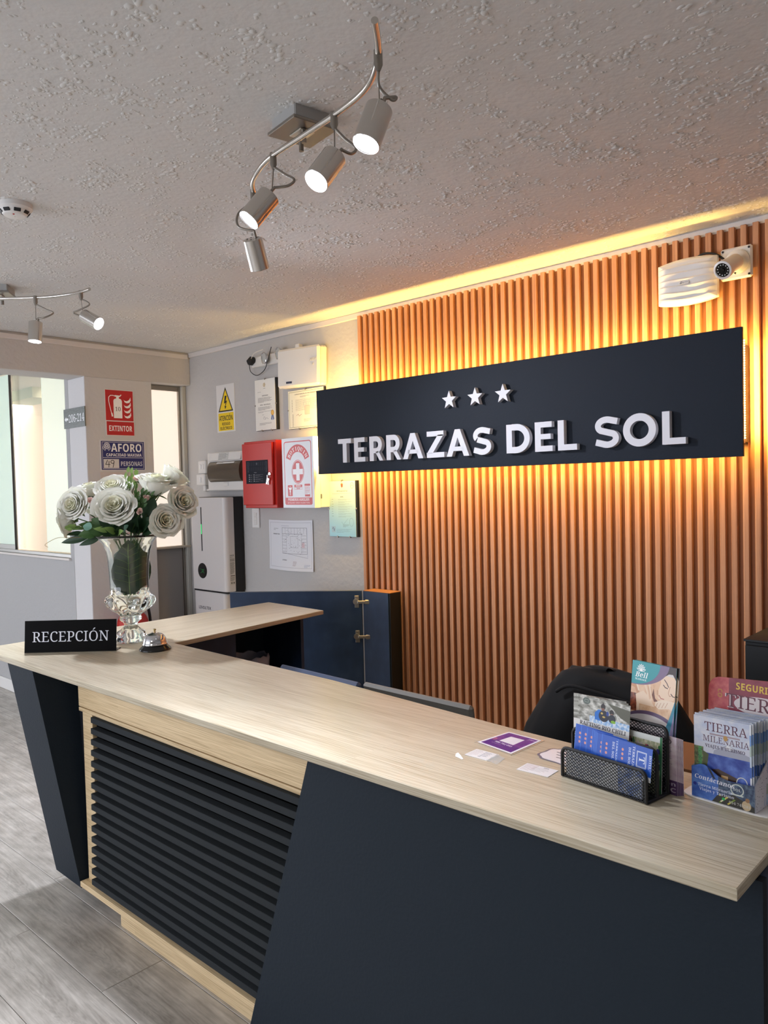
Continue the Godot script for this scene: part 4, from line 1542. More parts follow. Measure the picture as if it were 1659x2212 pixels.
	p.rect(146, 268, 138, 46, c8(240, 240, 244))
	p.rrect(70, 404, 66, 96, 8, rd)
	p.rect(100, 414, 7, 78, Color.WHITE)
	p.poly([Vector2(78, 420), Vector2(103, 432), Vector2(128, 420), Vector2(118, 444), Vector2(88, 444)], Color.WHITE)
	p.poly([Vector2(94, 450), Vector2(112, 450), Vector2(103, 488)], Color.WHITE)
	p.rrect(160, 402, 110, 20, 6, rd)
	p.text("MEDIDA", 215, 418, 17, Color.WHITE, 0, {"a": 0.5})
	p.frame(160, 424, 110, 18, 2, rd)
	p.text("30X40", 215, 440, 16, rd, 0, {"a": 0.5})
	p.rrect(300, 396, 76, 18, 8, rd)
	p.frame(304, 412, 68, 76, 2, rd)
	p.small(310, 420, 56, 7, 9, rd, 5, 3)
	p.rect(304, 488, 68, 16, rd)
	p.rect(28, 512, 374, 40, rd)
	p.rrect(28, 512, 374, 62, 18, rd)
	p.text("PRIMEROS AUXILIOS", 215, 540, 30, Color.WHITE, 0, {"a": 0.5, "sx": 0.98})
	p.text("BOTIQUINES SERGIO CALIDAD TOTAL", 215, 563, 18, Color.WHITE, 2, {"a": 0.5})
	t = thing("first_aid_cabinet", "white first aid cabinet with red cross and lettering, between alarm panel and hotel sign", "first aid cabinet", Vector3(-3.22, 1.28, ZW))
	spanp("cabinet", Vector3(-3.361, 1.284, ZW + 0.001), Vector3(-3.100, 1.668, ZW + 0.085), M.white, t, 0.003)
	b = Mb.new()
	b.card(Vector3(-3.2305, 1.476, ZW + 0.130), RT, UPV, 0.261, 0.384, 0.043)
	part("door", b, printed(p, 0.3), t)
	boxp("side_latch", Vector3(-3.0995, 1.345, ZW + 0.08), Vector3(0.002, 0.024, 0.008), M.darksteel, t, 0.0)
	# light switch
	t = thing("light_switch", "white triple light switch plate below the red alarm panel", "light switch", Vector3(-3.775, 1.157, ZW))
	spanp("plate", Vector3(-3.810, 1.157, ZW + 0.0005), Vector3(-3.740, 1.276, ZW + 0.009), M.white, t, 0.003)
	for k in 3:
		boxp("rocker", Vector3(-3.775, 1.186 + 0.026 * k, ZW + 0.0095), Vector3(0.028, 0.023, 0.005), M.plastic, t, 0.002)
	# wifi access point on the slats
	t = thing("access_point", "white square wifi access point with rippled cover, mounted high on the slat wall", "access point", Vector3(-1.113, 2.108, -2.86))
	var c := Vector3(-1.113, 2.108, 0)
	rows = []
	var n := 84
	for i in n + 1:
		var v := i / float(n) * 2 - 1
		var r := []
		for j in n + 1:
			var u := j / float(n) * 2 - 1
			# bulging square outline
			var x := u * 0.107 * (1.0 + 0.0 * v)
			var y := v * (0.072 + 0.012 * (1 - u * u))
			var edge := maxf(absf(u), absf(v))
			var ph := v * 3.5 + 0.5 + 0.09 * sin(u * 2.4 + 0.8)
			var saw := fposmod(ph, 1.0)
			var h := 0.0075 * (saw if saw < 0.86 else (1.0 - saw) * 6.14) * (0.75 + 0.25 * cos(u * 3.4 + floor(ph) * 2.1))
			var z := -2.846 + 0.018 * (1.0 - pow(edge, 6.0)) + h * (1.0 - pow(edge, 8.0))
			r.append(Vector3(c.x + x, c.y + y, z))
		rows.append(r)
	b = Mb.new()
	b.grid(rows)
	part("cover", b, M.plastic, t)
	b = Mb.new()
	var rim := []
	for zz in [-2.846, -2.862, -2.862, -2.884]:
		var r := []
		var f := 1.0 if zz > -2.87 else 0.94
		for q in [[1, 0], [2, 0], [3, 0], [0, 0]]:
			for k in 12:
				var s: float = k / 12.0 * 2 - 1
				var u: float = [s, 1.0, -s, -1.0][q[0]]
				var v: float = [-1.0, s, 1.0, -s][q[0]]
				r.append(Vector3(c.x + u * 0.107 * f, c.y + v * (0.072 + 0.012 * (1 - u * u)) * f, zz))
		rim.append(r)
	b.grid(rim, true)
	part("back_shell", b, M.plastic, t)
	p = Pic.new(160, 60, Color(0.88, 0.87, 0.85, 1))
	p.ring(34, 26, 13, 13, 7, c8(70, 72, 74))
	p.line([Vector2(22, 26), Vector2(22, 50)], 7, c8(70, 72, 74))
	p.line([Vector2(4, 38), Vector2(22, 38)], 6, c8(70, 72, 74))
	p.text("tp-link", 56, 38, 30, c8(90, 92, 94), 2)
	b = Mb.new()
	b.card(Vector3(-1.115, 2.101, -2.8235), RT, UPV, 0.034, 0.0125, 0.0008)
	part("badge", b, printed(p), t)
	b = Mb.new()
	b.tube(smooth_path([Vector3(-1.09, 2.192, -2.872), Vector3(-1.06, 2.200, -2.868), Vector3(-1.02, 2.190, -2.866), Vector3(-0.99, 2.165, -2.868)], 6), 0.004, 8)
	part("cable", b, M.black, t)
	# security camera
	t = thing("security_camera", "white bullet security camera on a square plate beside the access point", "security camera", Vector3(-0.949, 2.145, -2.88))
	spanp("mount_box", Vector3(-1.003, 2.088, -2.884), Vector3(-0.896, 2.200, -2.868), M.plastic, t, 0.006)
	var pc := Vector3(-0.945, 2.146, -2.868)
	b = Mb.new()
	b.lathe([Vector2(0.042, 0.0), Vector2(0.042, 0.006), Vector2(0.042, 0.006), Vector2(0.034, 0.014), Vector2(0.018, 0.018), Vector2(0.001, 0.019)], 32, Transform3D(Basis(Quaternion(Vector3.UP, Vector3(0, 0, 1))), pc))
	part("base", b, M.plastic, t)
	for q in [[-0.044, 0.046], [0.044, 0.046], [0.044, -0.046], [-0.044, -0.046], [0.012, 0.03], [0.0, -0.036]]:
		b = Mb.new()
		b.cyl(Vector3(-0.9495 + q[0], 2.144 + q[1], -2.87), Vector3(-0.9495 + q[0], 2.144 + q[1], -2.866 + (0.009 if absf(q[0]) < 0.03 else 0.0)), 0.004, 0.004, 10)
		part("screw", b, M.black, t)
	var f0 := Vector3(-0.955, 2.098, -2.752)
	var bk := Vector3(-0.940, 2.140, -2.835)
	var ax2 := (f0 - bk).normalized()
	b = Mb.new()
	b.tube([pc + Vector3(0, 0, 0.012), bk], 0.013, 14)
	part("arm", b, M.plastic, t)
	b = Mb.new()
	b.lathe([Vector2(0.001, -0.012), Vector2(0.020, -0.008), Vector2(0.0275, 0.0), Vector2(0.0275, 0.07), Vector2(0.0275, 0.07), Vector2(0.0310, 0.070), Vector2(0.0310, 0.070), Vector2(0.0315, 0.095), Vector2(0.0315, 0.095), Vector2(0.0250, 0.097), Vector2(0.0250, 0.097), Vector2(0.024, 0.090), Vector2(0.001, 0.090)], 36, Transform3D(Basis(Quaternion(Vector3.UP, ax2)), bk))
	part("barrel", b, M.plastic, t)
	var face := bk + ax2 * 0.0915
	b = Mb.new()
	b.cyl(face - ax2 * 0.001, face + ax2 * 0.001, 0.0238, 0.0238, 28)
	var gl := part("front_glass", b, M.blackgloss, t)
	b = Mb.new()
	var qb := Basis(Quaternion(Vector3.UP, ax2))
	for k in 12:
		var pnt := face + qb * Vector3(0.018 * cos(TAU * k / 12), 0.001, 0.018 * sin(TAU * k / 12))
		b.cyl(pnt, pnt + ax2 * 0.001, 0.0019, 0.0019, 8)
	part("infrared_lamps", b, mat(c8(210, 210, 205), 0.3), gl)
	b = Mb.new()
	b.cyl(face + ax2 * 0.001, face + ax2 * 0.003, 0.008, 0.006, 16)
	part("lens", b, M.blackgloss, gl)

func c_navy() -> StandardMaterial3D:
	return mat(c8(28, 34, 66), 0.4)

# ------------------------------------------------------------------ inverter in the corner
func rounded_cover(x0: float, x1: float, y0: float, y1: float, zb: float, zf: float, r: float) -> Mb:
	var b := Mb.new()
	var o := [Vector2(x0, zb)]
	for k in 7:
		var a := PI + PI / 2 * k / 6.0
		o.append(Vector2(x0 + r + r * cos(a), zf - r - r * sin(a)))
	for k in 7:
		var a := PI / 2 - PI / 2 * k / 6.0
		o.append(Vector2(x1 - r + r * cos(a), zf - r + r * sin(a)))
	o.append(Vector2(x1, zb))
	b.slab(o, y0, y1, 0.003)
	return b

func inverter():
	var t := thing("solar_inverter", "tall white inverter cabinet with a green light bar in the corner behind the flowers", "inverter", Vector3(-4.09, 0.0, -2.85))
	spanp("black_case", Vector3(-4.27, 0.770, ZW + 0.004), Vector3(-3.902, 1.350, -2.842), M.black, t, 0.003)
	part("front_cover", rounded_cover(-4.278, -3.900, 0.768, 1.347, -2.842, -2.776, 0.03), mat(c8(214, 210, 208), 0.35), t)
	spanp("gap", Vector3(-4.27, 0.756, ZW + 0.004), Vector3(-3.91, 0.768, -2.790), M.black, t, 0.0)
	part("lower_cover", rounded_cover(-4.276, -3.935, 0.12, 0.756, ZW + 0.03, -2.786, 0.026), mat(c8(214, 210, 208), 0.35), t)
	spanp("lower_back", Vector3(-4.27, 0.10, ZW + 0.004), Vector3(-3.94, 0.75, ZW + 0.029), M.black, t, 0.0)
	spanp("foot_frame", Vector3(-4.26, 0.0, ZW + 0.02), Vector3(-3.96, 0.119, -2.80), M.black, t, 0.002)
	boxp("light_slot", Vector3(-4.150, 1.150, -2.7755), Vector3(0.009, 0.275, 0.002), M.black, t, 0.0005)
	boxp("green_light", Vector3(-4.150, 1.150, -2.7745), Vector3(0.007, 0.062, 0.002), glow(c8(60, 220, 120), 0.8), t, 0.0005)
	var p := Pic.new(128, 128, c8(8, 9, 10))
	var gr := c8(40, 160, 80)
	p.ring(72, 64, 14, 16, 4, gr)
	for q in [[20, 46], [108, 46], [20, 90], [108, 90]]:
		p.line([Vector2(q[0], q[1]), Vector2(lerpf(q[0], 72, 0.45), q[1]), Vector2(lerpf(q[0], 72, 0.78), lerpf(q[1], 64, 0.55))], 3, gr)
	var b := Mb.new()
	b.cyl(Vector3(-4.153, 0.888, -2.777), Vector3(-4.153, 0.888, -2.7745), 0.049, 0.048, 36)
	var rd := part("round_display", b, M.blackgloss, t)
	b = Mb.new()
	b.card(Vector3(-4.153, 0.888, -2.7738), RT, UPV, 0.066, 0.066, 0.0006)
	part("display_symbol", b, printed(p, 0.2), rd)
	# maker's name on the lower door
	p = Pic.new(420, 80, c8(214, 210, 208))
	p.text("LIVOLTEK", 210, 62, 66, c8(58, 58, 60), 0, {"a": 0.5, "sx": 1.15})
	b = Mb.new()
	b.card(Vector3(-4.155, 0.652, -2.7852), RT, UPV, 0.165, 0.031, 0.0006)
	part("nameplate", b, printed(p), t)
	# rating label on the right side
	p = Pic.new(140, 460, c8(206, 202, 196))
	p.text("LIVOLTEK", 6, 30, 24, c8(50, 60, 90), 0)
	p.small(8, 44, 90, 2, 10, c8(90, 90, 90), 2, 4)
	for k in 4:
		p.frame(10 + k * 30, 72, 22, 34, 5, c8(60, 50, 40))
	p.small(8, 122, 120, 20, 9, c8(70, 66, 60), 3, 4)
	p.rect(14, 318, 110, 10, c8(60, 50, 40))
	p.small(8, 340, 120, 7, 9, c8(80, 76, 70), 4, 4)
	p.rect(14, 414, 110, 32, c8(190, 186, 178))
	p.rect(28, 420, 22, 20, c8(60, 54, 50))
	p.rect(84, 420, 22, 20, c8(60, 54, 50))
	b = Mb.new()
	b.card(Vector3(-3.8995, 0.905, -2.822), Vector3(0, 0, -1), UPV, 0.040, 0.19, 0.0006)
	part("rating_label", b, printed(p), t)

# ------------------------------------------------------------------ pillar: notices, extinguisher
const RZ := Vector3(0, 0, -1)

func pillar_things():
	var rd := c8(196, 28, 36)
	var p := Pic.new(380, 560, c8(226, 220, 220))
	p.rect(8, 8, 364, 368, rd)
	p.rrect(112, 108, 112, 232, 34, Color.WHITE)
	p.rect(112, 150, 112, 196, Color.WHITE)
	p.poly([Vector2(150, 110), Vector2(150, 86), Vector2(128, 78), Vector2(132, 66), Vector2(196, 70), Vector2(214, 54), Vector2(222, 64), Vector2(200, 84), Vector2(186, 88), Vector2(186, 110)], Color.WHITE)
	var hose := []
	for k in 13:
		var a := lerpf(0.0, PI, k / 12.0)
		hose.append(Vector2(96 + 42 * cos(a) * 1.2, 84 - 8 * sin(a) + 110 * k / 12.0 * 0.0))
	p.line([Vector2(146, 84), Vector2(110, 72), Vector2(74, 74), Vector2(52, 96), Vector2(50, 140), Vector2(66, 220), Vector2(84, 290)], 9, Color.WHITE)
	p.poly([Vector2(76, 286), Vector2(94, 284), Vector2(104, 326), Vector2(84, 330)], Color.WHITE)
	for k in 4:
		var yy := 96 + k * 62
		p.poly([Vector2(246, yy + 20), Vector2(262, yy + 34), Vector2(292, yy + 36), Vector2(322, yy + 18), Vector2(340, yy - 14), Vector2(342, yy + 26), Vector2(324, yy + 54), Vector2(290, yy + 62), Vector2(262, yy + 52)], Color.WHITE)
	p.text("10", 168, 258, 70, c8(70, 60, 60), 3, {"a": 0.5})
	p.rect(14, 388, 362, 164, rd)
	p.text("EXTINTOR", 194, 504, 94, Color.WHITE, 0, {"a": 0.5, "sx": 0.68})
	var t := thing("extinguisher_notice", "red fire extinguisher notice with white pictogram on the pillar above the flowers", "notice", Vector3(XL, 1.745, -2.406))
	var b := Mb.new()
	b.card(Vector3(XL + 0.003, 1.882, -2.407), RZ, UPV, 0.190, 0.282, 0.002)
	part("sheet", b, printed(p, 0.6), t)
	var bl := c8(34, 42, 110)
	p = Pic.new(620, 400, c8(222, 222, 226))
	p.rect(16, 12, 588, 376, bl)
	p.frame(30, 24, 560, 352, 5, c8(222, 222, 230))
	for k in 10:
		var a := TAU * k / 10
		p.ring(92 + 26 * cos(a), 74 + 26 * sin(a), 15, 15, 4, Color.WHITE)
	p.ring(92, 74, 15, 15, 4, Color.WHITE)
	for s in [-1, 1]:
		p.line([Vector2(92 + s * 48, 84), Vector2(92 + s * 50, 110), Vector2(92 + s * 24, 136), Vector2(92 + s * 12, 110)], 5, Color.WHITE)
		p.line([Vector2(92 + s * 30, 96), Vector2(92 + s * 34, 114)], 5, Color.WHITE)
	p.text("AFORO", 574, 150, 148, Color.WHITE, 0, {"a": 1.0, "sx": 0.86})
	p.text("CAPACIDAD MAXIMA", 566, 212, 53, Color.WHITE, 0, {"a": 1.0, "sx": 0.92})
	p.rect(38, 226, 544, 5, Color.WHITE)
	p.rect(44, 248, 206, 118, c8(224, 222, 222))
	p.line([Vector2(96, 262), Vector2(70, 318), Vector2(132, 318)], 8, c8(24, 24, 30))
	p.line([Vector2(116, 278), Vector2(110, 356)], 8, c8(24, 24, 30))
	p.ring(162, 284, 22, 20, 8, c8(24, 24, 30))
	p.line([Vector2(184, 282), Vector2(166, 358)], 8, c8(24, 24, 30))
	p.text("PERSONAS", 574, 338, 82, c8(214, 216, 226), 0, {"a": 1.0, "sx": 0.74})
	t = thing("capacity_notice", "dark blue capacity notice with white lettering below the fire extinguisher notice", "notice", Vector3(XL, 1.53, -2.42))
	b = Mb.new()
	b.card(Vector3(XL + 0.003, 1.620, -2.420), RZ, UPV, 0.302, 0.186, 0.002)
	part("sheet", b, printed(p, 0.6), t)
	t = thing("blank_plate", "plain white plate on the pillar just below the blue capacity notice", "plate", Vector3(XL, 1.38, -2.37))
	spanp("plate", Vector3(XL + 0.001, 1.380, -2.474), Vector3(XL + 0.004, 1.518, -2.264), mat(c8(206, 196, 196), 0.4), t, 0.001)
	boxp("marking", Vector3(XL + 0.0045, 1.492, -2.345), Vector3(0.001, 0.012, 0.03), mat(c8(110, 80, 80), 0.6), t, 0.0)
	boxp("marking", Vector3(XL + 0.0045, 1.478, -2.44), Vector3(0.001, 0.03, 0.045), mat(c8(190, 180, 182), 0.6), t, 0.0)
	p = Pic.new(420, 180, c8(84, 92, 90))
	p.cloud(0, 0, 420, 180, c8(74, 82, 80), c8(96, 104, 102), 3, 0.03, 2.0)
	for k in 2:
		var q := []
		for i in 15:
			q.append(Vector2(i * 30, (26 if k == 0 else 142) + 10 * sin(i * 0.9 + k)))
		p.line(q, 3, c8(58, 66, 64))
	p.poly([Vector2(16, 96), Vector2(52, 72), Vector2(52, 86), Vector2(92, 86), Vector2(92, 106), Vector2(52, 106), Vector2(52, 120)], c8(235, 238, 240))
	p.text("206-214", 408, 128, 98, c8(238, 240, 244), 3, {"a": 1.0, "sx": 0.86})
	t = thing("room_number_sign", "grey-green room number sign reading 206-214 with an arrow, on the hall wall", "sign", Vector3(-4.568, 1.79, ZK))
	b = Mb.new()
	b.card(Vector3(-4.570, 1.852, ZK + 0.007), RT, UPV, 0.276, 0.118, 0.006)
	part("plate", b, printed(p, 0.4), t)
	# extinguisher on the floor against the pillar
	t = thing("fire_extinguisher", "red fire extinguisher standing at the foot of the pillar behind the flower vase", "fire extinguisher", Vector3(-4.33, 0.0, -2.385))
	var xf := Transform3D(Basis(), Vector3(-4.33, 0.0, -2.385))
	b = Mb.new()
	b.lathe([Vector2(0.001, 0.0), Vector2(0.085, 0.0), Vector2(0.085, 0.0), Vector2(0.093, 0.012), Vector2(0.093, 0.58), Vector2(0.090, 0.61), Vector2(0.078, 0.64), Vector2(0.055, 0.664), Vector2(0.026, 0.674), Vector2(0.022, 0.70), Vector2(0.001, 0.70)], 36, xf)
	part("cylinder", b, M.red, t)
	b = Mb.new()
	b.cyl(Vector3(-4.33, 0.695, -2.385), Vector3(-4.33, 0.74, -2.385), 0.018, 0.016, 16)
	b.box(Vector3(-4.33, 0.742, -2.36), Vector3(0.018, 0.010, 0.11), 0.003)
	b.box(Vector3(-4.33, 0.764, -2.35), Vector3(0.018, 0.008, 0.11), 0.003, Basis(Vector3(1, 0, 0), -0.25))
	part("valve", b, M.darksteel, t)
	b = Mb.new()
	b.tube(smooth_path([Vector3(-4.33, 0.725, -2.40), Vector3(-4.33, 0.72, -2.47), Vector3(-4.32, 0.62, -2.495), Vector3(-4.31, 0.45, -2.49), Vector3(-4.31, 0.30, -2.487)], 6), 0.009, 10)
	part("hose", b, M.black, t)

# ------------------------------------------------------------------ vase and flowers
# one petal of a unit rose: wrapped round the axis, bellied below, its rim rolled outwards
func petal_mesh(rt: float, h: float, ha: float, lip: float, s: int, m: Material) -> ArrayMesh:
	var rows := []
	var N := 9
	var K := 9
	for i in N:
		var t := i / float(N - 1)
		var row := []
		for j in K:
			var u := j / float(K - 1) * 2 - 1
			# round top: the rim falls away to the sides
			var top := 1.0 - 0.20 * pow(absf(u), 2.6) + 0.035 * cos(u * 5.0 + s * 1.9)
			var tt := t * top
			var a := u * ha * (0.55 + 0.5 * sin(minf(tt, 1.0) * PI * 0.55))
			var body := minf(1.0, tt / 0.84)
			var rr := rt * (0.30 + 0.70 * sin(body * PI / 2))
			var y := h * 0.84 * body
			if tt > 0.84:
				var q := (tt - 0.84) / 0.16
				rr += lip * sin(q * PI * 0.62)
				y += 0.16 * h * q * (1.0 - 0.75 * q)
			rr += 0.025 * rt * sin(u * 3.1 + s) * tt
			row.append(Vector3(rr * cos(a), y, rr * sin(a)))
		rows.append(row)
	var b := Mb.new()
	b.grid(rows)
	return b.mesh(m)

var petal_sets := {}

# petals of a rose from the heart outwards, each turned by the golden angle
func rose_petals(set_: String) -> Array:
	if petal_sets.has(set_):
		return petal_sets[set_]
	var out := []
	var n: int = {"open": 27, "cup": 22}.get(set_, 10)
	for i in n:
		var k := i / float(n - 1)
		var rt: float
		var h: float
		if set_ == "open":
			rt = 0.05 + 0.83 * pow(k, 0.85)
			h = 0.86 - 0.46 * rt * rt
		elif set_ == "cup":
			rt = 0.06 + 0.72 * pow(k, 0.9)
			h = 1.05 - 0.42 * rt * rt
		else:
			rt = 0.10 + 0.50 * k
			h = 1.15 - 0.35 * rt
		var m: Material = M.petal_pink if set_ == "pink" else (M.petal_core if k < 0.28 else M.petal)
		out.append(petal_mesh(rt, h, lerpf(1.35, 0.72, k), lerpf(0.045, 0.20 if n > 10 else 0.10, k), i, m))
	petal_sets[set_] = out
	return out

func leaf_mesh(l: float, w: float, bend: float, fold: float, m: Material) -> ArrayMesh:
	# grows along +x, face up +y
	var rows := []
	for i in 10:
		var t := i / 9.0
		var ww := w * pow(sin(PI * clampf(0.04 + t * 0.96, 0, 1)), 0.75) * (1.15 - 0.5 * t)
		var row := []
		for j in 7:
			var u := j / 6.0 * 2 - 1
			row.append(Vector3(l * t, -bend * t * t * l + absf(u) * fold * ww + 0.0, u * ww))
		rows.append(row)
	var b := Mb.new()
	b.grid(rows)
	return b.mesh(m)

func look(axis: Vector3, spin := 0.0) -> Basis:
	return Basis(Quaternion(Vector3.UP, axis.normalized())) * Basis(Vector3.UP, spin)

func stem_into(t: Node3D, from: Vector3, m: Material, toe: Vector3):
	var mid := Vector3(lerpf(from.x, -2.64, 0.75), 1.22, lerpf(from.z, -1.445, 0.75))
	var b := Mb.new()
	b.tube(smooth_path([from, from.lerp(mid, 0.5) + Vector3(0, 0.012, 0), mid, toe.lerp(mid, 0.4), toe], 5), 0.0022, 6)
	part("stem", b, m, t)

func rose(called: String, label: String, cat: String, set_: String, at: Vector3, r: float, axis: Vector3, spin: float, toe: Vector3, group: String):
	axis = axis.normalized()
	var t := thing(called, label, cat, at - axis * r * 0.45, group)
	var bas := look(axis, spin)
	var n := 0
	for pm in rose_petals(set_):
		var p := put("petal", pm, t)
		var sc := r * (1.0 + 0.05 * sin(n * 2.3 + spin * 3.0))
		p.transform = Transform3D(bas * Basis(Vector3.UP, n * 2.39996 + 0.12 * sin(n * 3.0 + spin)) * Basis(Vector3(0, 0, 1), 0.03 * sin(n * 1.7 + spin)), Vector3()).scaled_local(Vector3.ONE * sc)
		n += 1
	# calyx with five sepals
	var b := Mb.new()
	b.lathe([Vector2(0.001, -0.22), Vector2(0.12, -0.18), Vector2(0.20, -0.05), Vector2(0.18, 0.06)], 12, Transform3D(bas, t.position).scaled_local(Vector3.ONE * r))
	part("calyx", b, M.stem, t)
	var sep := leaf_mesh(r * 0.7, r * 0.13, 0.25, 0.1, M.stem)
	for k in 5:
		var s := put("sepal", sep, t)
		s.transform = Transform3D(bas * Basis(Vector3.UP, TAU * k / 5) * Basis(Vector3(0, 0, 1), 0.15), Vector3())
	stem_into(t, t.position - axis * r * 0.2, M.stem, toe)

func sprig(called: String, label: String, cat: String, base: Vector3, leaves: Array, m: Material, thick := 0.0016):
	# leaves: [tip position, length, width, bend, roll]
	var t := thing(called, label, cat, base)
	for q in leaves:
		var tip: Vector3 = q[0]
		var d := (tip - base)
		var from := tip - d.normalized() * float(q[1])
		var b := Mb.new()
		b.tube([base, base.lerp(from, 0.5) + Vector3(0, 0.004, 0), from], thick, 5)
		part("stalk", b, M.stem, t)
		var x := d.normalized()
		# leaves open towards the front of the bouquet
		var y := (Vector3(0.72, 0.55, 0.45) + Vector3(sin(q[4] * 9.0), cos(q[4] * 7.0), sin(q[4] * 13.0)) * 0.45)
		y = (y - x * y.dot(x)).normalized()
		var z := x.cross(y)
		var o := put("leaf", leaf_mesh(q[1], q[2], q[3], 0.25, m), t)
		o.transform = Transform3D(Basis(x, y, z), from - base)
	return t

func flowers():
	M.petal = mat(c8(247, 247, 240), 0.75)
	M.petal.backlight_enabled = true
	M.petal.backlight = c8(120, 122, 104)
	M.petal_core = mat(c8(244, 242, 222), 0.75)
	M.petal_core.backlight_enabled = true
	M.petal_core.backlight = c8(110, 112, 80)
	M.petal_pink = mat(c8(240, 212, 204), 0.75)
	M.petal_pink.backlight_enabled = true
	M.petal_pink.backlight = c8(110, 90, 84)
	M.stem = mat(c8(70, 104, 52), 0.6)
	M.leafdark = mat(c8(34, 62, 38), 0.5)
	M.leafmid = mat(c8(62, 96, 46), 0.55)
	M.leaflight = mat(c8(128, 158, 84), 0.6)
	M.leafteal = mat(c8(126, 172, 156), 0.6)
	for k in ["leafdark", "leafmid", "leaflight", "leafteal"]:
		M[k].backlight_enabled = true
		M[k].backlight = (M[k].albedo_color as Color).darkened(0.35)
	var c := Vector3(-2.640, CT, -1.446)
	var gl := mat(Color(0.98, 1.0, 0.99, 0.0), 0.0, 0.0, 0.5)
	gl.refraction_enabled = true
	gl.refraction_scale = 0.05
	gl.transparency = BaseMaterial3D.TRANSPARENCY_ALPHA
	var v := thing("glass_vase", "clear cut-glass urn vase with flared rim and scalloped bulb on a foot", "vase", c)
	var prof := [Vector2(0.001, 0.004), Vector2(0.052, 0.004), Vector2(0.0575, 0.0), Vector2(0.059, 0.006), Vector2(0.056, 0.016), Vector2(0.050, 0.024), Vector2(0.049, 0.034), Vector2(0.036, 0.044), Vector2(0.025, 0.054), Vector2(0.0235, 0.060), Vector2(0.026, 0.068), Vector2(0.038, 0.078), Vector2(0.040, 0.086), Vector2(0.037, 0.094), Vector2(0.046, 0.104), Vector2(0.062, 0.116), Vector2(0.078, 0.132), Vector2(0.086, 0.148), Vector2(0.085, 0.162), Vector2(0.074, 0.172),
		Vector2(0.069, 0.180), Vector2(0.0685, 0.21), Vector2(0.070, 0.25), Vector2(0.0735, 0.30), Vector2(0.079, 0.335), Vector2(0.090, 0.364), Vector2(0.106, 0.382), Vector2(0.117, 0.389), Vector2(0.1185, 0.393), Vector2(0.114, 0.395),
		Vector2(0.103, 0.388), Vector2(0.086, 0.369), Vector2(0.0755, 0.338), Vector2(0.0700, 0.30), Vector2(0.0665, 0.25), Vector2(0.0645, 0.20), Vector2(0.060, 0.165), Vector2(0.048, 0.145), Vector2(0.026, 0.133), Vector2(0.001, 0.130)]
	var lob := []
	for i in prof.size():
		var y: float = prof[i].y
		var d := 0.0
		if i < 30:
			if y > 0.094 and y < 0.178:
				d = 0.20 * sin(PI * (y - 0.094) / 0.084)
			elif y > 0.012 and y < 0.056:
				d = 0.12 * sin(PI * (y - 0.012) / 0.044)
			elif y > 0.20 and y < 0.36:
				d = 0.02
		lob.append(d)
	var b := Mb.new()
	b.lathe(prof, 120, Transform3D(Basis(), c), 10, lob)
	part("glass", b, gl, v)
	b = Mb.new()
	var bead := []
	for k in 61:
		bead.append(c + Vector3(0.116 * cos(TAU * k / 60), 0.3925, 0.116 * sin(TAU * k / 60)))
	# roses
	var toe := func(k: int) -> Vector3:
		return c + Vector3(0.022 * cos(k * 2.4), 0.15 + 0.004 * (k % 3), 0.022 * sin(k * 2.4))
	var vw := Vector3(0.86, 0.1, 0.5)
	var grp := ""
	rose("rose", "largest white rose, fully open, facing front above the vase rim", "flower", "open", Vector3(-2.612, 1.343, -1.385), 0.0814, Vector3(0.66, 0.55, 0.62), 0.3, toe.call(1), grp)
	rose("rose", "open white rose directly behind and above the largest rose, left of the gap", "flower", "open", Vector3(-2.690, 1.415, -1.420), 0.071, Vector3(0.50, 0.80, 0.40), 1.2, toe.call(2), grp)
	rose("rose", "pale white rose at the back left, above the leftmost rose", "flower", "cup", Vector3(-2.800, 1.402, -1.392), 0.066, Vector3(0.05, 0.9, 0.25), 2.1, toe.call(3), grp)
	rose("rose", "white rose at the left edge of the bouquet with a cupped round heart", "flower", "open", Vector3(-2.765, 1.352, -1.302), 0.068, Vector3(0.45, 0.28, 0.85), 0.9, toe.call(4), grp)
	rose("rose", "drooping white rose lowest on the left, seen from its side above the dark leaves", "flower", "cup", Vector3(-2.800, 1.290, -1.292), 0.063, Vector3(-0.55, -0.25, 0.75), 0.2, toe.call(5), grp)
	rose("rose", "big white rose at the upper right, in front of its taller neighbour", "flower", "cup", Vector3(-2.570, 1.418, -1.525), 0.084, Vector3(0.25, 0.95, -0.05), 0.5, toe.call(6), grp)
	rose("rose", "topmost white rose at the upper right, behind the others, nearest the window", "flower", "cup", Vector3(-2.570, 1.445, -1.600), 0.072, Vector3(0.30, 0.75, -0.55), 1.5, toe.call(7), grp)
	rose("rose", "white rose at the right edge of the bouquet, turned toward the inverter", "flower", "cup", Vector3(-2.498, 1.348, -1.590), 0.070, Vector3(0.85, 0.30, 0.12), 2.5, toe.call(8), grp)
	rose("rose", "white rose lowest on the right, hanging just over the vase rim", "flower", "open", Vector3(-2.488, 1.288, -1.512), 0.066, Vector3(0.93, 0.12, 0.22), 1.8, toe.call(9), grp)
	# buds
	rose("rosebud", "small blush pink rosebud between the leftmost rose and the largest rose", "flower bud", "pink", Vector3(-2.694, 1.362, -1.338), 0.022, Vector3(0.7, 0.6, 0.5), 0.1, toe.call(10), "")
	rose("rosebud", "small white rosebud just left of the largest rose, below a pink bud", "flower bud", "white", Vector3(-2.688, 1.330, -1.331), 0.021, Vector3(0.5, -0.5, 0.6), 0.7, toe.call(11), "")
	rose("rosebud", "highest pink rosebud, in the middle of the bouquet beside the big upper right rose", "flower bud", "pink", Vector3(-2.611, 1.440, -1.475), 0.021, Vector3(0.6, 0.55, 0.3), 1.4, toe.call(12), "")
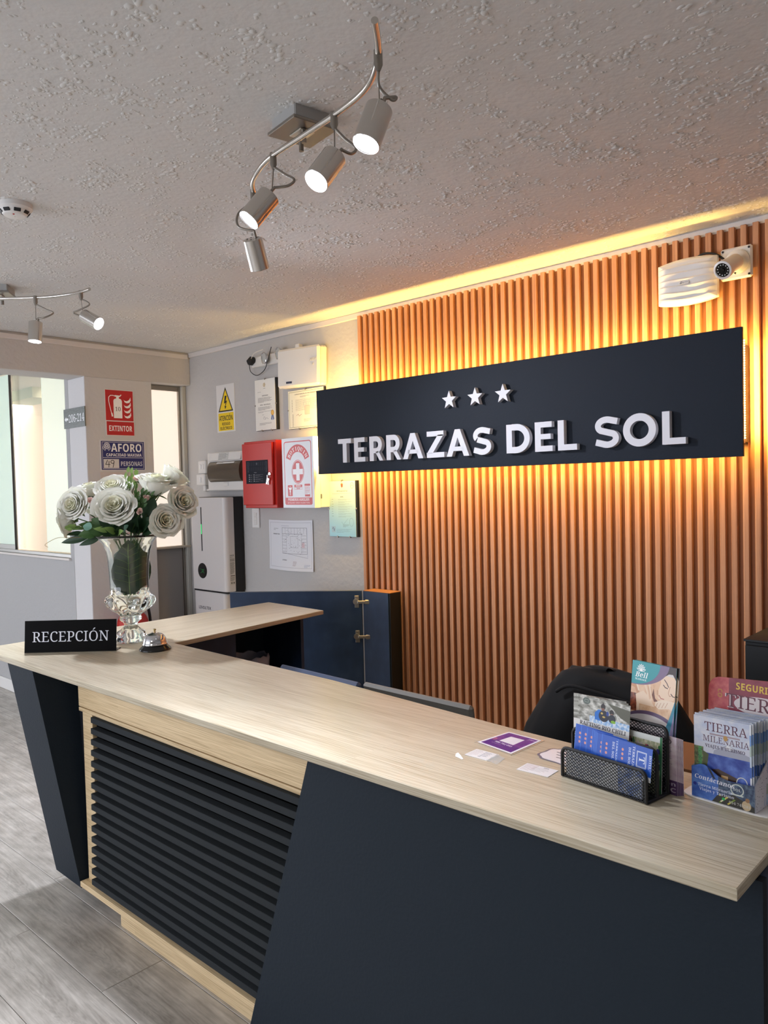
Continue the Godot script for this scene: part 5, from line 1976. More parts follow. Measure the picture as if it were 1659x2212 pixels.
	rose("rosebud", "round pink rosebud facing front to the right of the largest rose", "flower bud", "pink", Vector3(-2.529, 1.323, -1.437), 0.019, Vector3(0.8, 0.2, 0.5), 2.2, toe.call(13), "")
	rose("rosebud", "pale pink rosebud half hidden below the big upper right rose", "flower bud", "pink", Vector3(-2.557, 1.368, -1.481), 0.021, Vector3(0.5, 0.8, 0.3), 0.4, toe.call(14), "")
	rose("rosebud", "tiny peach bud under the rose at the right edge", "flower bud", "pink", Vector3(-2.478, 1.282, -1.560), 0.015, Vector3(0.9, -0.2, 0.1), 0.9, toe.call(15), "")
	# foliage
	var h := c + Vector3(-0.005, 0.395, 0.004)
	sprig("leaf_spray", "dark green strap leaves hanging over the vase rim at the lower left", "foliage", h + Vector3(-0.03, 0.0, 0.05), [[Vector3(-2.798, 1.218, -1.262), 0.10, 0.016, 0.15, 0.3], [Vector3(-2.730, 1.205, -1.300), 0.075, 0.013, 0.2, -0.4], [Vector3(-2.790, 1.248, -1.280), 0.07, 0.014, 0.1, 0.9]], M.leafdark)
	sprig("leaf_spray", "broad mid green leaves at the left of the rim under the leftmost rose", "foliage", h + Vector3(-0.02, 0.01, 0.04), [[Vector3(-2.735, 1.245, -1.300), 0.075, 0.026, 0.15, 1.2], [Vector3(-2.740, 1.285, -1.308), 0.075, 0.024, 0.1, 0.9], [Vector3(-2.720, 1.300, -1.345), 0.075, 0.028, 0.1, 0.5], [Vector3(-2.690, 1.262, -1.318), 0.06, 0.024, 0.2, 1.4]], M.leafmid)
	sprig("leaf_spray", "dark leaves filling the bouquet directly under the largest rose", "foliage", h + Vector3(0.01, 0.0, 0.02), [[Vector3(-2.655, 1.300, -1.345), 0.08, 0.030, 0.1, 1.2], [Vector3(-2.600, 1.262, -1.350), 0.07, 0.028, 0.2, 1.5], [Vector3(-2.570, 1.285, -1.385), 0.075, 0.030, 0.1, 1.0], [Vector3(-2.640, 1.262, -1.335), 0.06, 0.026, 0.25, 0.4], [Vector3(-2.690, 1.310, -1.360), 0.07, 0.028, 0.1, 0.2], [Vector3(-2.545, 1.255, -1.400), 0.06, 0.024, 0.25, 1.3]], M.leafdark)
	sprig("leaf_spray", "yellow green sepal-like leaves curling at the rim below the largest rose", "foliage", h + Vector3(0.02, 0.0, 0.04), [[Vector3(-2.650, 1.272, -1.325), 0.05, 0.014, 0.3, 1.0], [Vector3(-2.600, 1.270, -1.345), 0.05, 0.014, 0.3, 1.3], [Vector3(-2.568, 1.258, -1.375), 0.05, 0.013, 0.3, 0.6]], M.leaflight)
	sprig("leaf_spray", "single teal eucalyptus leaves at the front of the rim, right of centre", "foliage", h + Vector3(0.05, 0.0, 0.03), [[Vector3(-2.545, 1.275, -1.385), 0.034, 0.018, 0.1, 1.3], [Vector3(-2.712, 1.276, -1.310), 0.034, 0.018, 0.1, 1.1]], M.leafteal)
	sprig("leaf_spray", "dark green leaves under the lower right rose beside the rim", "foliage", h + Vector3(0.05, 0.0, -0.02), [[Vector3(-2.520, 1.300, -1.470), 0.07, 0.030, 0.1, 0.9], [Vector3(-2.495, 1.262, -1.470), 0.07, 0.028, 0.2, 1.3], [Vector3(-2.480, 1.300, -1.560), 0.07, 0.026, 0.1, 0.6], [Vector3(-2.540, 1.250, -1.420), 0.05, 0.024, 0.2, 1.4], [Vector3(-2.55, 1.345, -1.50), 0.06, 0.026, 0.1, 0.9], [Vector3(-2.53, 1.325, -1.50), 0.06, 0.028, 0.1, 1.2], [Vector3(-2.60, 1.36, -1.46), 0.07, 0.026, 0.1, 0.5], [Vector3(-2.535, 1.37, -1.50), 0.07, 0.028, 0.1, 0.3], [Vector3(-2.515, 1.33, -1.53), 0.07, 0.028, 0.1, 1.7], [Vector3(-2.55, 1.30, -1.43), 0.07, 0.03, 0.1, 2.5], [Vector3(-2.60, 1.31, -1.42), 0.07, 0.03, 0.1, 0.2], [Vector3(-2.585, 1.385, -1.52), 0.06, 0.024, 0.1, 1.1], [Vector3(-2.575, 1.315, -1.45), 0.07, 0.03, 0.1, 2.1]], M.leafdark)
	sprig("leaf_spray", "dark leaves high in the bouquet between the left roses", "foliage", h + Vector3(-0.03, 0.03, 0.0), [[Vector3(-2.745, 1.385, -1.350), 0.05, 0.016, 0.1, 1.0], [Vector3(-2.735, 1.345, -1.335), 0.05, 0.018, 0.1, 0.8], [Vector3(-2.66, 1.375, -1.40), 0.06, 0.02, 0.1, 0.9]], M.leafdark)
	var fill := []
	var g := RandomNumberGenerator.new()
	g.seed = 23
	for k in 46:
		var s := g.randf()
		fill.append([Vector3(-2.600 + 0.05 * s + g.randf_range(-0.02, 0.02), 1.335 + 0.075 * g.randf(), -1.440 - 0.05 * s + g.randf_range(-0.02, 0.02)), 0.022, 0.0065, 0.1, g.randf_range(0.2, 1.4)])
	sprig("filler_sprig", "feathery green filler sprig between the largest rose and the right hand roses", "foliage", h + Vector3(0.02, 0.03, 0.0), fill, M.leafmid, 0.0008)
	fill = []
	for k in 14:
		fill.append([Vector3(-2.640 + g.randf_range(-0.02, 0.03), 1.425 + 0.07 * k / 14.0, -1.475 + g.randf_range(-0.02, 0.02)), 0.024, 0.007, 0.1, g.randf_range(0.2, 1.4)])
	sprig("filler_sprig", "tall light green sprig rising above the bouquet in front of the blue notice", "foliage", h + Vector3(0.0, 0.05, 0.0), fill, M.leaflight, 0.0008)
	fill = []
	for k in 14:
		fill.append([Vector3(-2.775 + g.randf_range(-0.03, 0.03), 1.272 + g.randf_range(-0.008, 0.012), -1.285 + g.randf_range(-0.02, 0.02)), 0.022, 0.0065, 0.1, g.randf_range(0.2, 1.4)])
	sprig("filler_sprig", "pale yellow green sprig at the far left below the drooping rose", "foliage", h + Vector3(-0.05, 0.01, 0.06), fill, M.leaflight, 0.0008)
	# tendril
	var tn := thing("tendril", "thin brown curling tendril reaching left of the vase below the drooping rose", "foliage", h)
	b = Mb.new()
	b.tube(smooth_path([h + Vector3(-0.05, 0.0, 0.05), Vector3(-2.760, 1.232, -1.300), Vector3(-2.820, 1.232, -1.268), Vector3(-2.852, 1.215, -1.242), Vector3(-2.862, 1.205, -1.236), Vector3(-2.846, 1.198, -1.240)], 6), 0.0009, 5)
	part("tendril_stem", b, mat(c8(150, 130, 90), 0.7), tn)
	# big leaves standing inside the glass
	for q in [["leaf_in_vase", "large dark green veined leaf standing inside the glass at the right", c + Vector3(0.024, 0.17, 0.012), 0.215, 0.066, 0.15], ["leaf_in_vase", "large dark leaf standing inside the glass at the left, slightly lower", c + Vector3(-0.022, 0.165, 0.010), 0.20, 0.060, -0.55], ["leaf_in_vase", "dark leaf inside the glass behind the two front leaves", c + Vector3(0.0, 0.175, -0.024), 0.21, 0.066, 0.55]]:
		var t := thing(q[0], q[1], "leaf", q[2])
		var nrm := Vector3(0.8, 0.0, 0.6).rotated(Vector3.UP, q[5])
		var x := Vector3(0, 1, 0)
		var z := x.cross(nrm)
		var o := put("blade", leaf_mesh(q[3], q[4], 0.02, 0.12, M.leafdark), t)
		o.transform = Transform3D(Basis(x, nrm, z), Vector3())
		var vb := Mb.new()
		var root: Vector3 = q[2]
		vb.tube([root + Vector3(0, -0.03, 0), root + Vector3(0, q[3] * 0.9, 0) + nrm * 0.001], 0.0012, 5)
		for s in [-1.0, 1.0]:
			for k in 6:
				var y0: float = q[3] * (0.22 + 0.11 * k)
				var reach: float = q[4] * (0.85 - 0.09 * k)
				vb.tube([root + Vector3(0, y0, 0) + nrm * 0.001, root + Vector3(0, y0 + 0.02, 0) + z * s * reach + nrm * (0.0016 + 0.12 * reach)], 0.0005, 4)
		part("vein", vb, M.leaflight, t)

# ------------------------------------------------------------------ things on the counter
func desk_things():
	# name plate: a bent black sheet
	var a := Vector3(-2.748, CT, -1.101)
	var e := Vector3(-2.513, CT, -1.318)
	var rt := (e - a).normalized()
	var n := rt.cross(Vector3.UP)
	var t := thing("name_plate", "black desk name plate lettered RECEPCIÓN in white at the counter's left end", "name plate", (a + e) / 2)
	var p := Pic.new(800, 280, c8(8, 8, 9))
	p.text("RECEPCIÓN", 400, 188, 124, c8(232, 236, 246), 3, {"a": 0.5, "sx": 0.97})
	var upd := (Vector3.UP - n * 0.12).normalized()
	var b := Mb.new()
	b.card((a + e) / 2 + upd * 0.0555 + n * 0.001, rt, upd, (e - a).length(), 0.110, 0.002)
	var pm := printed(p, 0.4)
	pm.metallic_specular = 0.2
	part("plate", b, pm, t)
	b = Mb.new()
	b.box((a + e) / 2 - n * 0.024 + Vector3.UP * 0.001, Vector3((e - a).length(), 0.002, 0.052), 0.0008, Basis(rt, Vector3.UP, n))
	part("foot", b, M.blackgloss, t)
	# bell
	var c := Vector3(-2.419, CT, -1.413)
	t = thing("reception_bell", "chrome reception bell on a black base next to the vase", "bell", c)
	var xf := Transform3D(Basis(), c)
	b = Mb.new()
	b.lathe([Vector2(0.001, 0.0), Vector2(0.053, 0.0), Vector2(0.0545, 0.002), Vector2(0.053, 0.006), Vector2(0.044, 0.014), Vector2(0.040, 0.020), Vector2(0.036, 0.022), Vector2(0.001, 0.022)], 48, xf)
	part("base", b, M.blackgloss, t)
	b = Mb.new()
	b.lathe([Vector2(0.034, 0.020), Vector2(0.0425, 0.019), Vector2(0.0435, 0.021), Vector2(0.0425, 0.024), Vector2(0.0405, 0.025), Vector2(0.0400, 0.031), Vector2(0.0375, 0.040), Vector2(0.032, 0.049), Vector2(0.024, 0.055), Vector2(0.013, 0.0585), Vector2(0.012, 0.060), Vector2(0.001, 0.0605)], 48, xf)
	part("dome", b, M.chrome, t)
	b = Mb.new()
	b.cyl(c + Vector3(0, 0.058, 0), c + Vector3(0, 0.068, 0), 0.0035, 0.003, 14)
	b.lathe([Vector2(0.001, 0.066), Vector2(0.0045, 0.067), Vector2(0.0055, 0.0695), Vector2(0.0045, 0.072), Vector2(0.001, 0.073)], 16, xf)
	part("plunger", b, M.brass, t)
	# laminated payment sheet: the code square stays blank
	p = Pic.new(480, 520, c8(236, 236, 240))
	p.cloud(28, 28, 424, 464, c8(84, 30, 130), c8(120, 60, 150), 8, 0.012)
	p.cloud(28, 330, 424, 162, c8(70, 24, 124), c8(84, 30, 136), 9, 0.012)
	p.cloud(28, 250, 60, 80, c8(110, 50, 140), c8(200, 120, 130), 5, 0.03)
	p.rrect(140, 120, 200, 200, 12, c8(236, 234, 240))
	p.text("yape", 352, 84, 40, c8(214, 196, 226), 0, {"sh": 0.2})
	p.text("986 792 093", 240, 378, 44, c8(226, 222, 236), 0, {"a": 0.5})
	p.small(110, 404, 260, 1, 10, c8(190, 170, 210), 3, 5)
	var q0 := Vector3(-0.972, CT, -1.318)
	var q1 := Vector3(-0.876, CT, -1.301)
	var q2 := Vector3(-0.871, CT, -1.410)
	var q3 := Vector3(-0.958, CT, -1.416)
	t = thing("payment_sheet", "purple printed payment sheet in a clear laminated sleeve lying on the counter", "laminated sheet", (q0 + q2) / 2)
	b = Mb.new()
	var cc := (q0 + q1 + q2 + q3) / 4
	var ring := []
	for q in [q0, q1, q2, q3]:
		ring.append(cc + (q - cc) * 1.09)
	b.poly([ring[0] + Vector3(0, 0.0008, 0), ring[1] + Vector3(0, 0.0008, 0), ring[2] + Vector3(0, 0.0008, 0), ring[3] + Vector3(0, 0.0008, 0)], Vector3(0, 0, 0))
	for i in 4:
		b.poly([ring[i], ring[(i + 1) % 4], ring[(i + 1) % 4] + Vector3(0, 0.0008, 0), ring[i] + Vector3(0, 0.0008, 0)], cc)
	var sleeve := mat(Color(0.86, 0.82, 0.74, 0.5), 0.12)
	sleeve.transparency = BaseMaterial3D.TRANSPARENCY_ALPHA
	part("sleeve", b, sleeve, t)
	b = Mb.new()
	b.poly([q0 + Vector3(0, 0.0014, 0), q1 + Vector3(0, 0.0014, 0), q2 + Vector3(0, 0.0014, 0), q3 + Vector3(0, 0.0014, 0)], Vector3(0, 0, 0), [Vector2(0, 1), Vector2(1, 1), Vector2(1, 0), Vector2(0, 0)])
	part("print", b, printed(p, 0.4), t)
	# small cards
	var mk := func(called: String, label: String, cat: String, o: Vector3, yaw: float, w: float, h: float, pic: Pic):
		var tt := thing(called, label, cat, o)
		var bb := Mb.new()
		var r := Vector3(cos(yaw), 0, -sin(yaw))
		bb.card(o + Vector3(0, 0.0011, 0), r, Vector3(-sin(yaw), 0, -cos(yaw)), w, h, 0.001)
		part("card", bb, printed(pic, 0.5), tt)
		return tt
	p = Pic.new(360, 220, c8(226, 224, 222))
	p.small(16, 20, 130, 7, 26, c8(176, 150, 150), 31, 6)
	p.small(170, 30, 110, 5, 34, c8(104, 112, 130), 32, 12)
	p.rect(300, 10, 3, 200, c8(200, 200, 198))
	var ct: Node3D = mk.call("business_card", "small white printed card taped to the counter at its left, nearest the scrap of paper", "card", Vector3(-0.920, CT, -1.262), 0.0, 0.056, 0.043, p)
	b = Mb.new()
	b.poly([Vector3(-0.895, CT + 0.0016, -1.240), Vector3(-0.865, CT + 0.0008, -1.236), Vector3(-0.872, CT + 0.0008, -1.274), Vector3(-0.896, CT + 0.0016, -1.282)], Vector3(0, 0, 0))
	var tape := mat(Color(0.9, 0.9, 0.88, 0.45), 0.15)
	tape.transparency = BaseMaterial3D.TRANSPARENCY_ALPHA
	part("tape", b, tape, ct)
	p = Pic.new(380, 220, c8(228, 226, 226))
	p.small(16, 20, 150, 7, 26, c8(170, 130, 130), 33, 6)
	p.small(120, 60, 200, 4, 30, c8(120, 120, 126), 34, 5)
	p.text("IZZA", 220, 38, 30, c8(90, 90, 100), 0)
	mk.call("business_card", "small white printed card in front of the payment sheet, beside the wire organizer", "card", Vector3(-0.789, CT, -1.260), 0.04, 0.067, 0.041, p)
	# scalloped card half under the organizer
	t = thing("scalloped_card", "white scalloped card with grey border lying partly behind the wire organizer", "card", Vector3(-0.79, CT, -1.36))
	for k in 2:
		b = Mb.new()
		var o := PackedVector2Array()
		for i in 40:
			var an := TAU * i / 40
			var r := (0.92 if k == 0 else 0.82) + 0.06 * absf(sin(an * 4.0))
			var sx := 0.056 * r
			var sy := 0.040 * r
			var ex := signf(cos(an)) * pow(absf(cos(an)), 0.6)
			var ey := signf(sin(an)) * pow(absf(sin(an)), 0.6)
			o.append(Vector2(ex * sx, ey * sy))
		b.prism(o, 0.0006, Transform3D(Basis(Vector3(0.99, 0, 0.12), Vector3(0.12, 0, -0.99), Vector3(0, 1, 0)), Vector3(-0.782, CT + 0.0002 + 0.0006 * k, -1.352)))
		part("border" if k == 0 else "print", b, mat(c8(110, 110, 124), 0.3) if k == 0 else mat(c8(232, 232, 236), 0.2), t)
	for k in 3:
		boxp("text_line", Vector3(-0.792 + 0.004 * k, CT + 0.0015, -1.366 + 0.013 * k), Vector3(0.036 - 0.006 * k, 0.0003, 0.0028), mat(c8(110, 110, 118), 0.4), t, 0.0, Basis(Vector3.UP, -0.12))
	t = thing("paper_scrap", "torn white scrap of paper on the counter left of the small cards", "paper scrap", Vector3(-0.951, CT, -1.226))
	b = Mb.new()
	b.grid([[Vector3(-0.966, CT + 0.0006, -1.236), Vector3(-0.961, CT + 0.003, -1.237)], [Vector3(-0.957, CT + 0.0006, -1.222), Vector3(-0.949, CT + 0.004, -1.228)], [Vector3(-0.936, CT + 0.0006, -1.216), Vector3(-0.934, CT + 0.001, -1.219)]])
	part("scrap", b, M.paper, t)
	organizer()
	brochure_stand()

func mesh_sheet(O: Vector3, u: Vector3, outline: Array, pitch: float, w: float) -> Mb:
	# expanded-metal sheet: two families of slanting wires clipped to an outline (u, y)
	var b := Mb.new()
	var poly := PackedVector2Array(outline)
	var nrm := u.cross(Vector3.UP)
	var lo := Vector2(1e9, 1e9)
	var hi := -lo
	for q in poly:
		lo = lo.min(q)
		hi = hi.max(q)
	for f in [0, 1]:
		var d := Vector2(0.80, 0.60 if f == 0 else -0.60)
		var nn := Vector2(-d.y, d.x)
		var mid := (lo + hi) / 2
		var R := (hi - lo).length()
		var k := -int(R / pitch)
		while k * pitch < R:
			var c := mid + nn * (k * pitch)
			for seg in Geometry2D.intersect_polyline_with_polygon(PackedVector2Array([c - d * R, c + d * R]), poly):
				var p0: Vector2 = seg[0]
				var p1: Vector2 = seg[seg.size() - 1]
				if p0.distance_to(p1) > 0.001:
					var xf := Transform3D(Basis(u, Vector3.UP, nrm), O)
					b.stroke([p0, p1], w, 0.0008, xf)
			k += 1
	return b

func organizer():
	var FL := Vector3(-0.740, CT, -1.264)
	var u := Vector3(0.990, 0, 0.140).normalized()
	var v := Vector3(0.163, 0, -0.987).normalized()
	var nrm := u.cross(Vector3.UP)
	var W := 0.181
	var t := thing("letter_organizer", "black wire mesh letter organizer with three upright dividers holding brochures", "letter organizer", FL + u * W / 2 + v * 0.03)
	var spec := [[0.0, 0.054, "front_divider"], [0.032, 0.084, "middle_divider"], [0.064, 0.116, "back_divider"]]
	for s in spec:
		var O: Vector3 = FL + v * s[0] + Vector3.UP * 0.002
		var h: float = s[1]
		var r := 0.012
		var path := [Vector2(0.003, 0.0), Vector2(0.003, h - r)]
		path.append_array(arc_pts(Vector2(0.003 + r, h - r), r, r, 180, 90, 5))
		path.append_array(arc_pts(Vector2(W - 0.003 - r, h - r), r, r, 90, 0, 5))
		path.append(Vector2(W - 0.003, 0.0))
		var pts := []
		for q in path:
			pts.append(O + u * q.x + Vector3.UP * q.y)
		var b := Mb.new()
		b.tube(pts, 0.0032, 8)
		var d := part(s[2], b, M.black, t)
		var ms := part("wire_mesh", mesh_sheet(O, u, path, 0.0046, 0.0006), M.black, d)
		ms.set_meta("kind", "stuff")
	var b := Mb.new()
	for e in [0.003, W - 0.003]:
		b.tube([FL + u * e + Vector3.UP * 0.003, FL + u * e + v * 0.068 + Vector3.UP * 0.003], 0.003, 8)
	b.box(FL + u * W / 2 + v * 0.033 + Vector3.UP * 0.002, Vector3(W, 0.0015, 0.066), 0.0, Basis(u, Vector3.UP, nrm))
	part("base", b, M.black, t)
	# blue hotel cards fanned in the front pocket
	var bl := c8(22, 82, 186)
	var p := Pic.new(400, 290, bl)
	p.rect(0, 252, 400, 38, c8(236, 238, 240))
	p.rect(0, 246, 400, 4, c8(236, 238, 240))
	var wt := c8(226, 232, 244)
	p.rect(0, 0, 5, 250, c8(70, 130, 222))
	p.text("HOTEL", 368, 118, 34, wt, 1, {"r": PI / 2, "a": 0.5})
	p.frame(226, 48, 112, 140, 5, wt)
	p.frame(234, 56, 96, 124, 3, wt)
	p.text("T", 256, 118, 92, wt, 1, {"r": PI / 2, "a": 0.5})
	p.text("TERRAZAS", 178, 118, 36, wt, 1, {"r": PI / 2, "a": 0.5})
	p.text("DEL SOL", 132, 118, 36, wt, 1, {"r": PI / 2, "a": 0.5})
	for k in 3:
		p.oval(62, 78 + 40 * k, 13, 13, c8(220, 150, 140))
	var cm := printed(p, 0.35)
	var off := [0.0, 0.034, 0.046, 0.050, 0.054, 0.059, 0.072, 0.086, 0.100]
	var words := ["front one, showing its T emblem", "second from the front", "third from the front", "fourth from the front", "fifth from the front", "sixth from the front", "seventh from the front", "second from the left", "leftmost and hindmost"]
	var lean := (Vector3.UP + v * 0.16).normalized()
	for k in off.size():
		var rt := u.rotated(Vector3.UP, 0.0)
		var o := FL + u * (0.183 - 0.034 - float(off[k])) + v * (0.009 + 0.0016 * k) + Vector3.UP * (0.0655 + 0.0004 * k + 0.001 * sin(k * 2.0))
		var tt := thing("hotel_card", "blue hotel card in the wire organizer, " + words[k] + " of the fan", "card", o - Vector3.UP * 0.03, "blue hotel cards fanned in the organizer")
		b = Mb.new()
		b.card(o, (rt - lean * 0.03).normalized(), lean, 0.068, 0.056, 0.0006)
		part("card", b, cm, tt)
	# printed sheets standing behind the front mesh: pale backs seen through it
	var o0 := FL + u * 0.088 + v * 0.0045 + Vector3.UP * 0.028
	var st := thing("leaflet_stack", "pale leaflets standing behind the front mesh of the organizer below the blue cards", "leaflets", o0)
	p = Pic.new(300, 90, c8(240, 242, 246))
	p.cloud(210, 0, 90, 90, c8(110, 140, 210), c8(236, 238, 244), 3, 0.03)
	p.small(20, 12, 160, 6, 13, c8(140, 150, 176), 3, 4)
	b = Mb.new()
	b.card(o0, u, Vector3.UP, 0.158, 0.048, 0.002)
	part("sheet", b, printed(p), st)
	# rafting leaflets
	p = Pic.new(420, 540, c8(222, 220, 216))
	p.cloud(0, 0, 420, 172, c8(104, 104, 94), c8(228, 228, 222), 12, 0.014, 1.6)
	p.poly([Vector2(250, 20), Vector2(420, 36), Vector2(420, 120), Vector2(350, 96)], c8(90, 90, 74))
	p.cloud(110, 128, 310, 44, c8(120, 170, 220), c8(244, 246, 250), 13, 0.035)
	p.oval(80, 36, 30, 22, c8(86, 98, 92))
	p.frame(64, 26, 32, 20, 3, c8(150, 160, 150))
	p.poly([Vector2(150, 100), Vector2(176, 76), Vector2(200, 74), Vector2(196, 150), Vector2(152, 146)], c8(30, 112, 204))
	p.oval(222, 112, 40, 38, c8(30, 34, 52))
	p.oval(214, 50, 18, 20, c8(44, 34, 36))
	p.rect(211, 22, 6, 14, c8(44, 34, 36))
	p.oval(214, 68, 13, 10, c8(132, 90, 74))
	p.oval(206, 96, 9, 7, c8(206, 178, 90))
	p.oval(222, 118, 12, 6, c8(206, 178, 90))
	p.oval(250, 90, 10, 16, c8(40, 70, 150))
	p.oval(282, 76, 17, 19, c8(40, 36, 38))
	p.oval(284, 92, 11, 9, c8(140, 98, 82))
	p.oval(286, 118, 28, 28, c8(34, 40, 54))
	p.oval(296, 136, 18, 10, c8(130, 184, 44))
	p.line([Vector2(316, 80), Vector2(346, 140)], 5, c8(220, 220, 216))
	p.text("RAFTING RIO CHILI", 214, 204, 37, c8(52, 48, 50), 1, {"a": 0.5, "sx": 0.98})
	p.small(60, 226, 300, 3, 16, c8(120, 118, 116), 3, 4)
	var rm := printed(p, 0.3)
	for k in 3:
		var o := FL + u * (0.062 - 0.005 * k) + v * (0.037 + 0.004 * k) + Vector3.UP * 0.076
		var ln := (Vector3.UP + v * 0.10 - u * 0.03 * (k - 0.2)).normalized()
		var tt := thing("rafting_leaflet", "grey rafting leaflet with kayakers in the organizer, " + ["frontmost of three", "second of three", "hindmost of three, edge showing at left"][k], "leaflet", o - Vector3.UP * 0.07, "rafting leaflets in the organizer")
		b = Mb.new()
		b.card(o, (u - ln * u.dot(ln)).normalized(), ln, 0.115, 0.145, 0.0008)
		part("sheet", b, rm, tt)
	# massage leaflet
	p = Pic.new(380, 935, c8(226, 220, 218))
	var skin := c8(236, 196, 160)
	var lite := c8(248, 220, 192)
	var dusk := c8(196, 140, 104)
	p.cloud(0, 120, 380, 330, c8(222, 172, 132), c8(244, 208, 174), 21, 0.008)
	p.cloud(0, 255, 56, 140, c8(96, 50, 38), c8(170, 92, 60), 22, 0.03)
	p.line([Vector2(0, 190), Vector2(40, 200), Vector2(74, 262)], 26, c8(216, 160, 122))
	p.line([Vector2(10, 176), Vector2(50, 180), Vector2(70, 230)], 12, c8(250, 226, 200))
	p.poly([Vector2(44, 262), Vector2(110, 222), Vector2(170, 268), Vector2(210, 330), Vector2(236, 400), Vector2(120, 390), Vector2(70, 420)], lite)
	p.cloud(80, 330, 250, 90, c8(224, 178, 138), c8(240, 204, 168), 24, 0.02)
	# masseur's hand
	for k in 4:
		p.line([Vector2(116 + k * 22, 158 + k * 4), Vector2(138 + k * 18, 206 + k * 10), Vector2(162 + k * 12, 270 + k * 8)], 17, lite if k % 2 == 0 else skin)
	p.line([Vector2(150, 180), Vector2(176, 270)], 3, dusk)
	p.line([Vector2(172, 180), Vector2(192, 272)], 3, dusk)
	# sleeping head on a folded arm
	p.poly([Vector2(196, 190), Vector2(214, 262), Vector2(240, 282), Vector2(206, 290), Vector2(186, 240)], c8(120, 72, 54))
	p.poly([Vector2(205, 188), Vector2(222, 132), Vector2(246, 98), Vector2(280, 70), Vector2(378, 76), Vector2(380, 190), Vector2(366, 250), Vector2(299, 262), Vector2(244, 262), Vector2(216, 230)], lite)
	p.poly([Vector2(205, 188), Vector2(222, 132), Vector2(246, 98), Vector2(258, 130), Vector2(240, 190), Vector2(244, 250), Vector2(216, 230)], skin)
	p.poly([Vector2(248, 92), Vector2(270, 40), Vector2(305, 0), Vector2(380, 0), Vector2(380, 96), Vector2(352, 54), Vector2(318, 56), Vector2(286, 80), Vector2(268, 78)], c8(56, 36, 32))
	p.oval(252, 78, 13, 26, c8(232, 186, 150))
	p.oval(253, 80, 6, 14, dusk)
	p.line([Vector2(284, 104), Vector2(306, 128), Vector2(322, 156)], 6, c8(70, 44, 36))
	p.line([Vector2(278, 146), Vector2(294, 162), Vector2(316, 166)], 6, c8(64, 40, 34))
	p.line([Vector2(334, 150), Vector2(322, 200), Vector2(334, 222), Vector2(350, 214)], 4, dusk)
	p.line([Vector2(344, 202), Vector2(360, 218), Vector2(378, 220)], 6, c8(64, 40, 34))
	p.line([Vector2(246, 232), Vector2(262, 252), Vector2(290, 254)], 6, c8(188, 104, 86))
	p.line([Vector2(228, 196), Vector2(232, 232)], 4, dusk)
	p.poly([Vector2(219, 290), Vector2(262, 264), Vector2(346, 256), Vector2(380, 262), Vector2(380, 330), Vector2(330, 320), Vector2(250, 340), Vector2(214, 318)], c8(250, 228, 204))
	for k in 4:
		p.line([Vector2(222 + k * 26, 332 - k * 4), Vector2(238 + k * 28, 292 - k * 6)], 3, dusk)
	# lower arc, caption, right-hand stripe
	p.oval(180, 640, 330, 268, c8(112, 92, 124))
	p.oval(172, 668, 330, 268, c8(226, 220, 218))
	p.poly([Vector2(380, 250), Vector2(380, 935), Vector2(300, 935), Vector2(312, 480), Vector2(350, 360)], c8(60, 142, 170))
	p.poly([Vector2(380, 330), Vector2(380, 935), Vector2(346, 935), Vector2(352, 500)], c8(150, 140, 176))
	p.text("Masajes relajantes", 176, 474, 30, c8(40, 34, 40), 1, {"a": 0.5, "sh": 0.2, "sx": 0.8})
	p.oval(20, -10, 300, 196, c8(128, 106, 140))
	p.oval(20, 8, 222, 172, c8(40, 158, 166))
	for k in 7:
		var an := lerpf(-1.25, 1.25, k / 6.0)
		var tip := Vector2(80 + 40 * sin(an), 76 - 56 * cos(an))
		var sd := Vector2(cos(an), sin(an)) * 10
		var md := Vector2(80 + 20 * sin(an), 76 - 30 * cos(an))
		p.line([Vector2(80, 76), md + sd, tip, md - sd, Vector2(80, 76)], 4, Color.WHITE)
	p.text("Bell", 82, 124, 56, Color.WHITE, 1, {"a": 0.5, "sh": 0.25})
	p.text("MASSAGE", 82, 148, 20, Color.WHITE, 1, {"a": 0.5})
	var mm2 := printed(p, 0.3)
	for k in 2:
		var ln := (Vector3.UP + v * 0.10 + u * 0.02).normalized()
		var o := FL + u * (0.134 + 0.003 * k) + v * (0.083 + 0.004 * k) + Vector3.UP * 0.1105
		var tt := thing("massage_leaflet", ["tall massage leaflet with teal corner and sleeping man, tallest in the organizer", "second massage leaflet just behind the tall front one, edge showing at right"][k], "leaflet", o - Vector3.UP * 0.1)
		b = Mb.new()
		b.card(o, (u - ln * u.dot(ln)).normalized(), ln, 0.088, 0.215, 0.0012)
		part("sheet", b, mm2, tt)
	# colourful flyer low between the dividers
	p = Pic.new(300, 300, c8(226, 230, 222))
	p.cloud(0, 30, 300, 270, c8(150, 160, 120), c8(220, 214, 190), 31, 0.03)
	var g := RandomNumberGenerator.new()
	g.seed = 8
	for k in 60:
		p.oval(g.randf() * 300, 40 + g.randf() * 140, g.randf_range(6, 16), g.randf_range(8, 18), [c8(70, 70, 140), c8(170, 60, 90), c8(60, 120, 70), c8(200, 190, 190), c8(40, 46, 60)][k % 5])
	p.rect(280, 0, 20, 300, c8(60, 120, 80))
	var of := FL + u * 0.146 + v * 0.047 + Vector3.UP * 0.053
	st = thing("colourful_flyer", "small colourful flyer tucked low in front of the back divider of the organizer", "flyer", of - Vector3.UP * 0.05)
	b = Mb.new()
	b.card(of, u, (Vector3.UP + v * 0.05).normalized(), 0.064, 0.100, 0.001)
	part("sheet", b, printed(p, 0.3), st)
	# lilac leaflets leaning on the back of the organizer
	p = Pic.new(240, 440, c8(214, 200, 210))
	p.cloud(0, 60, 240, 300, c8(196, 170, 190), c8(230, 218, 226), 41, 0.012)
	p.ring(200, 40, 16, 18, 4, c8(90, 80, 90))
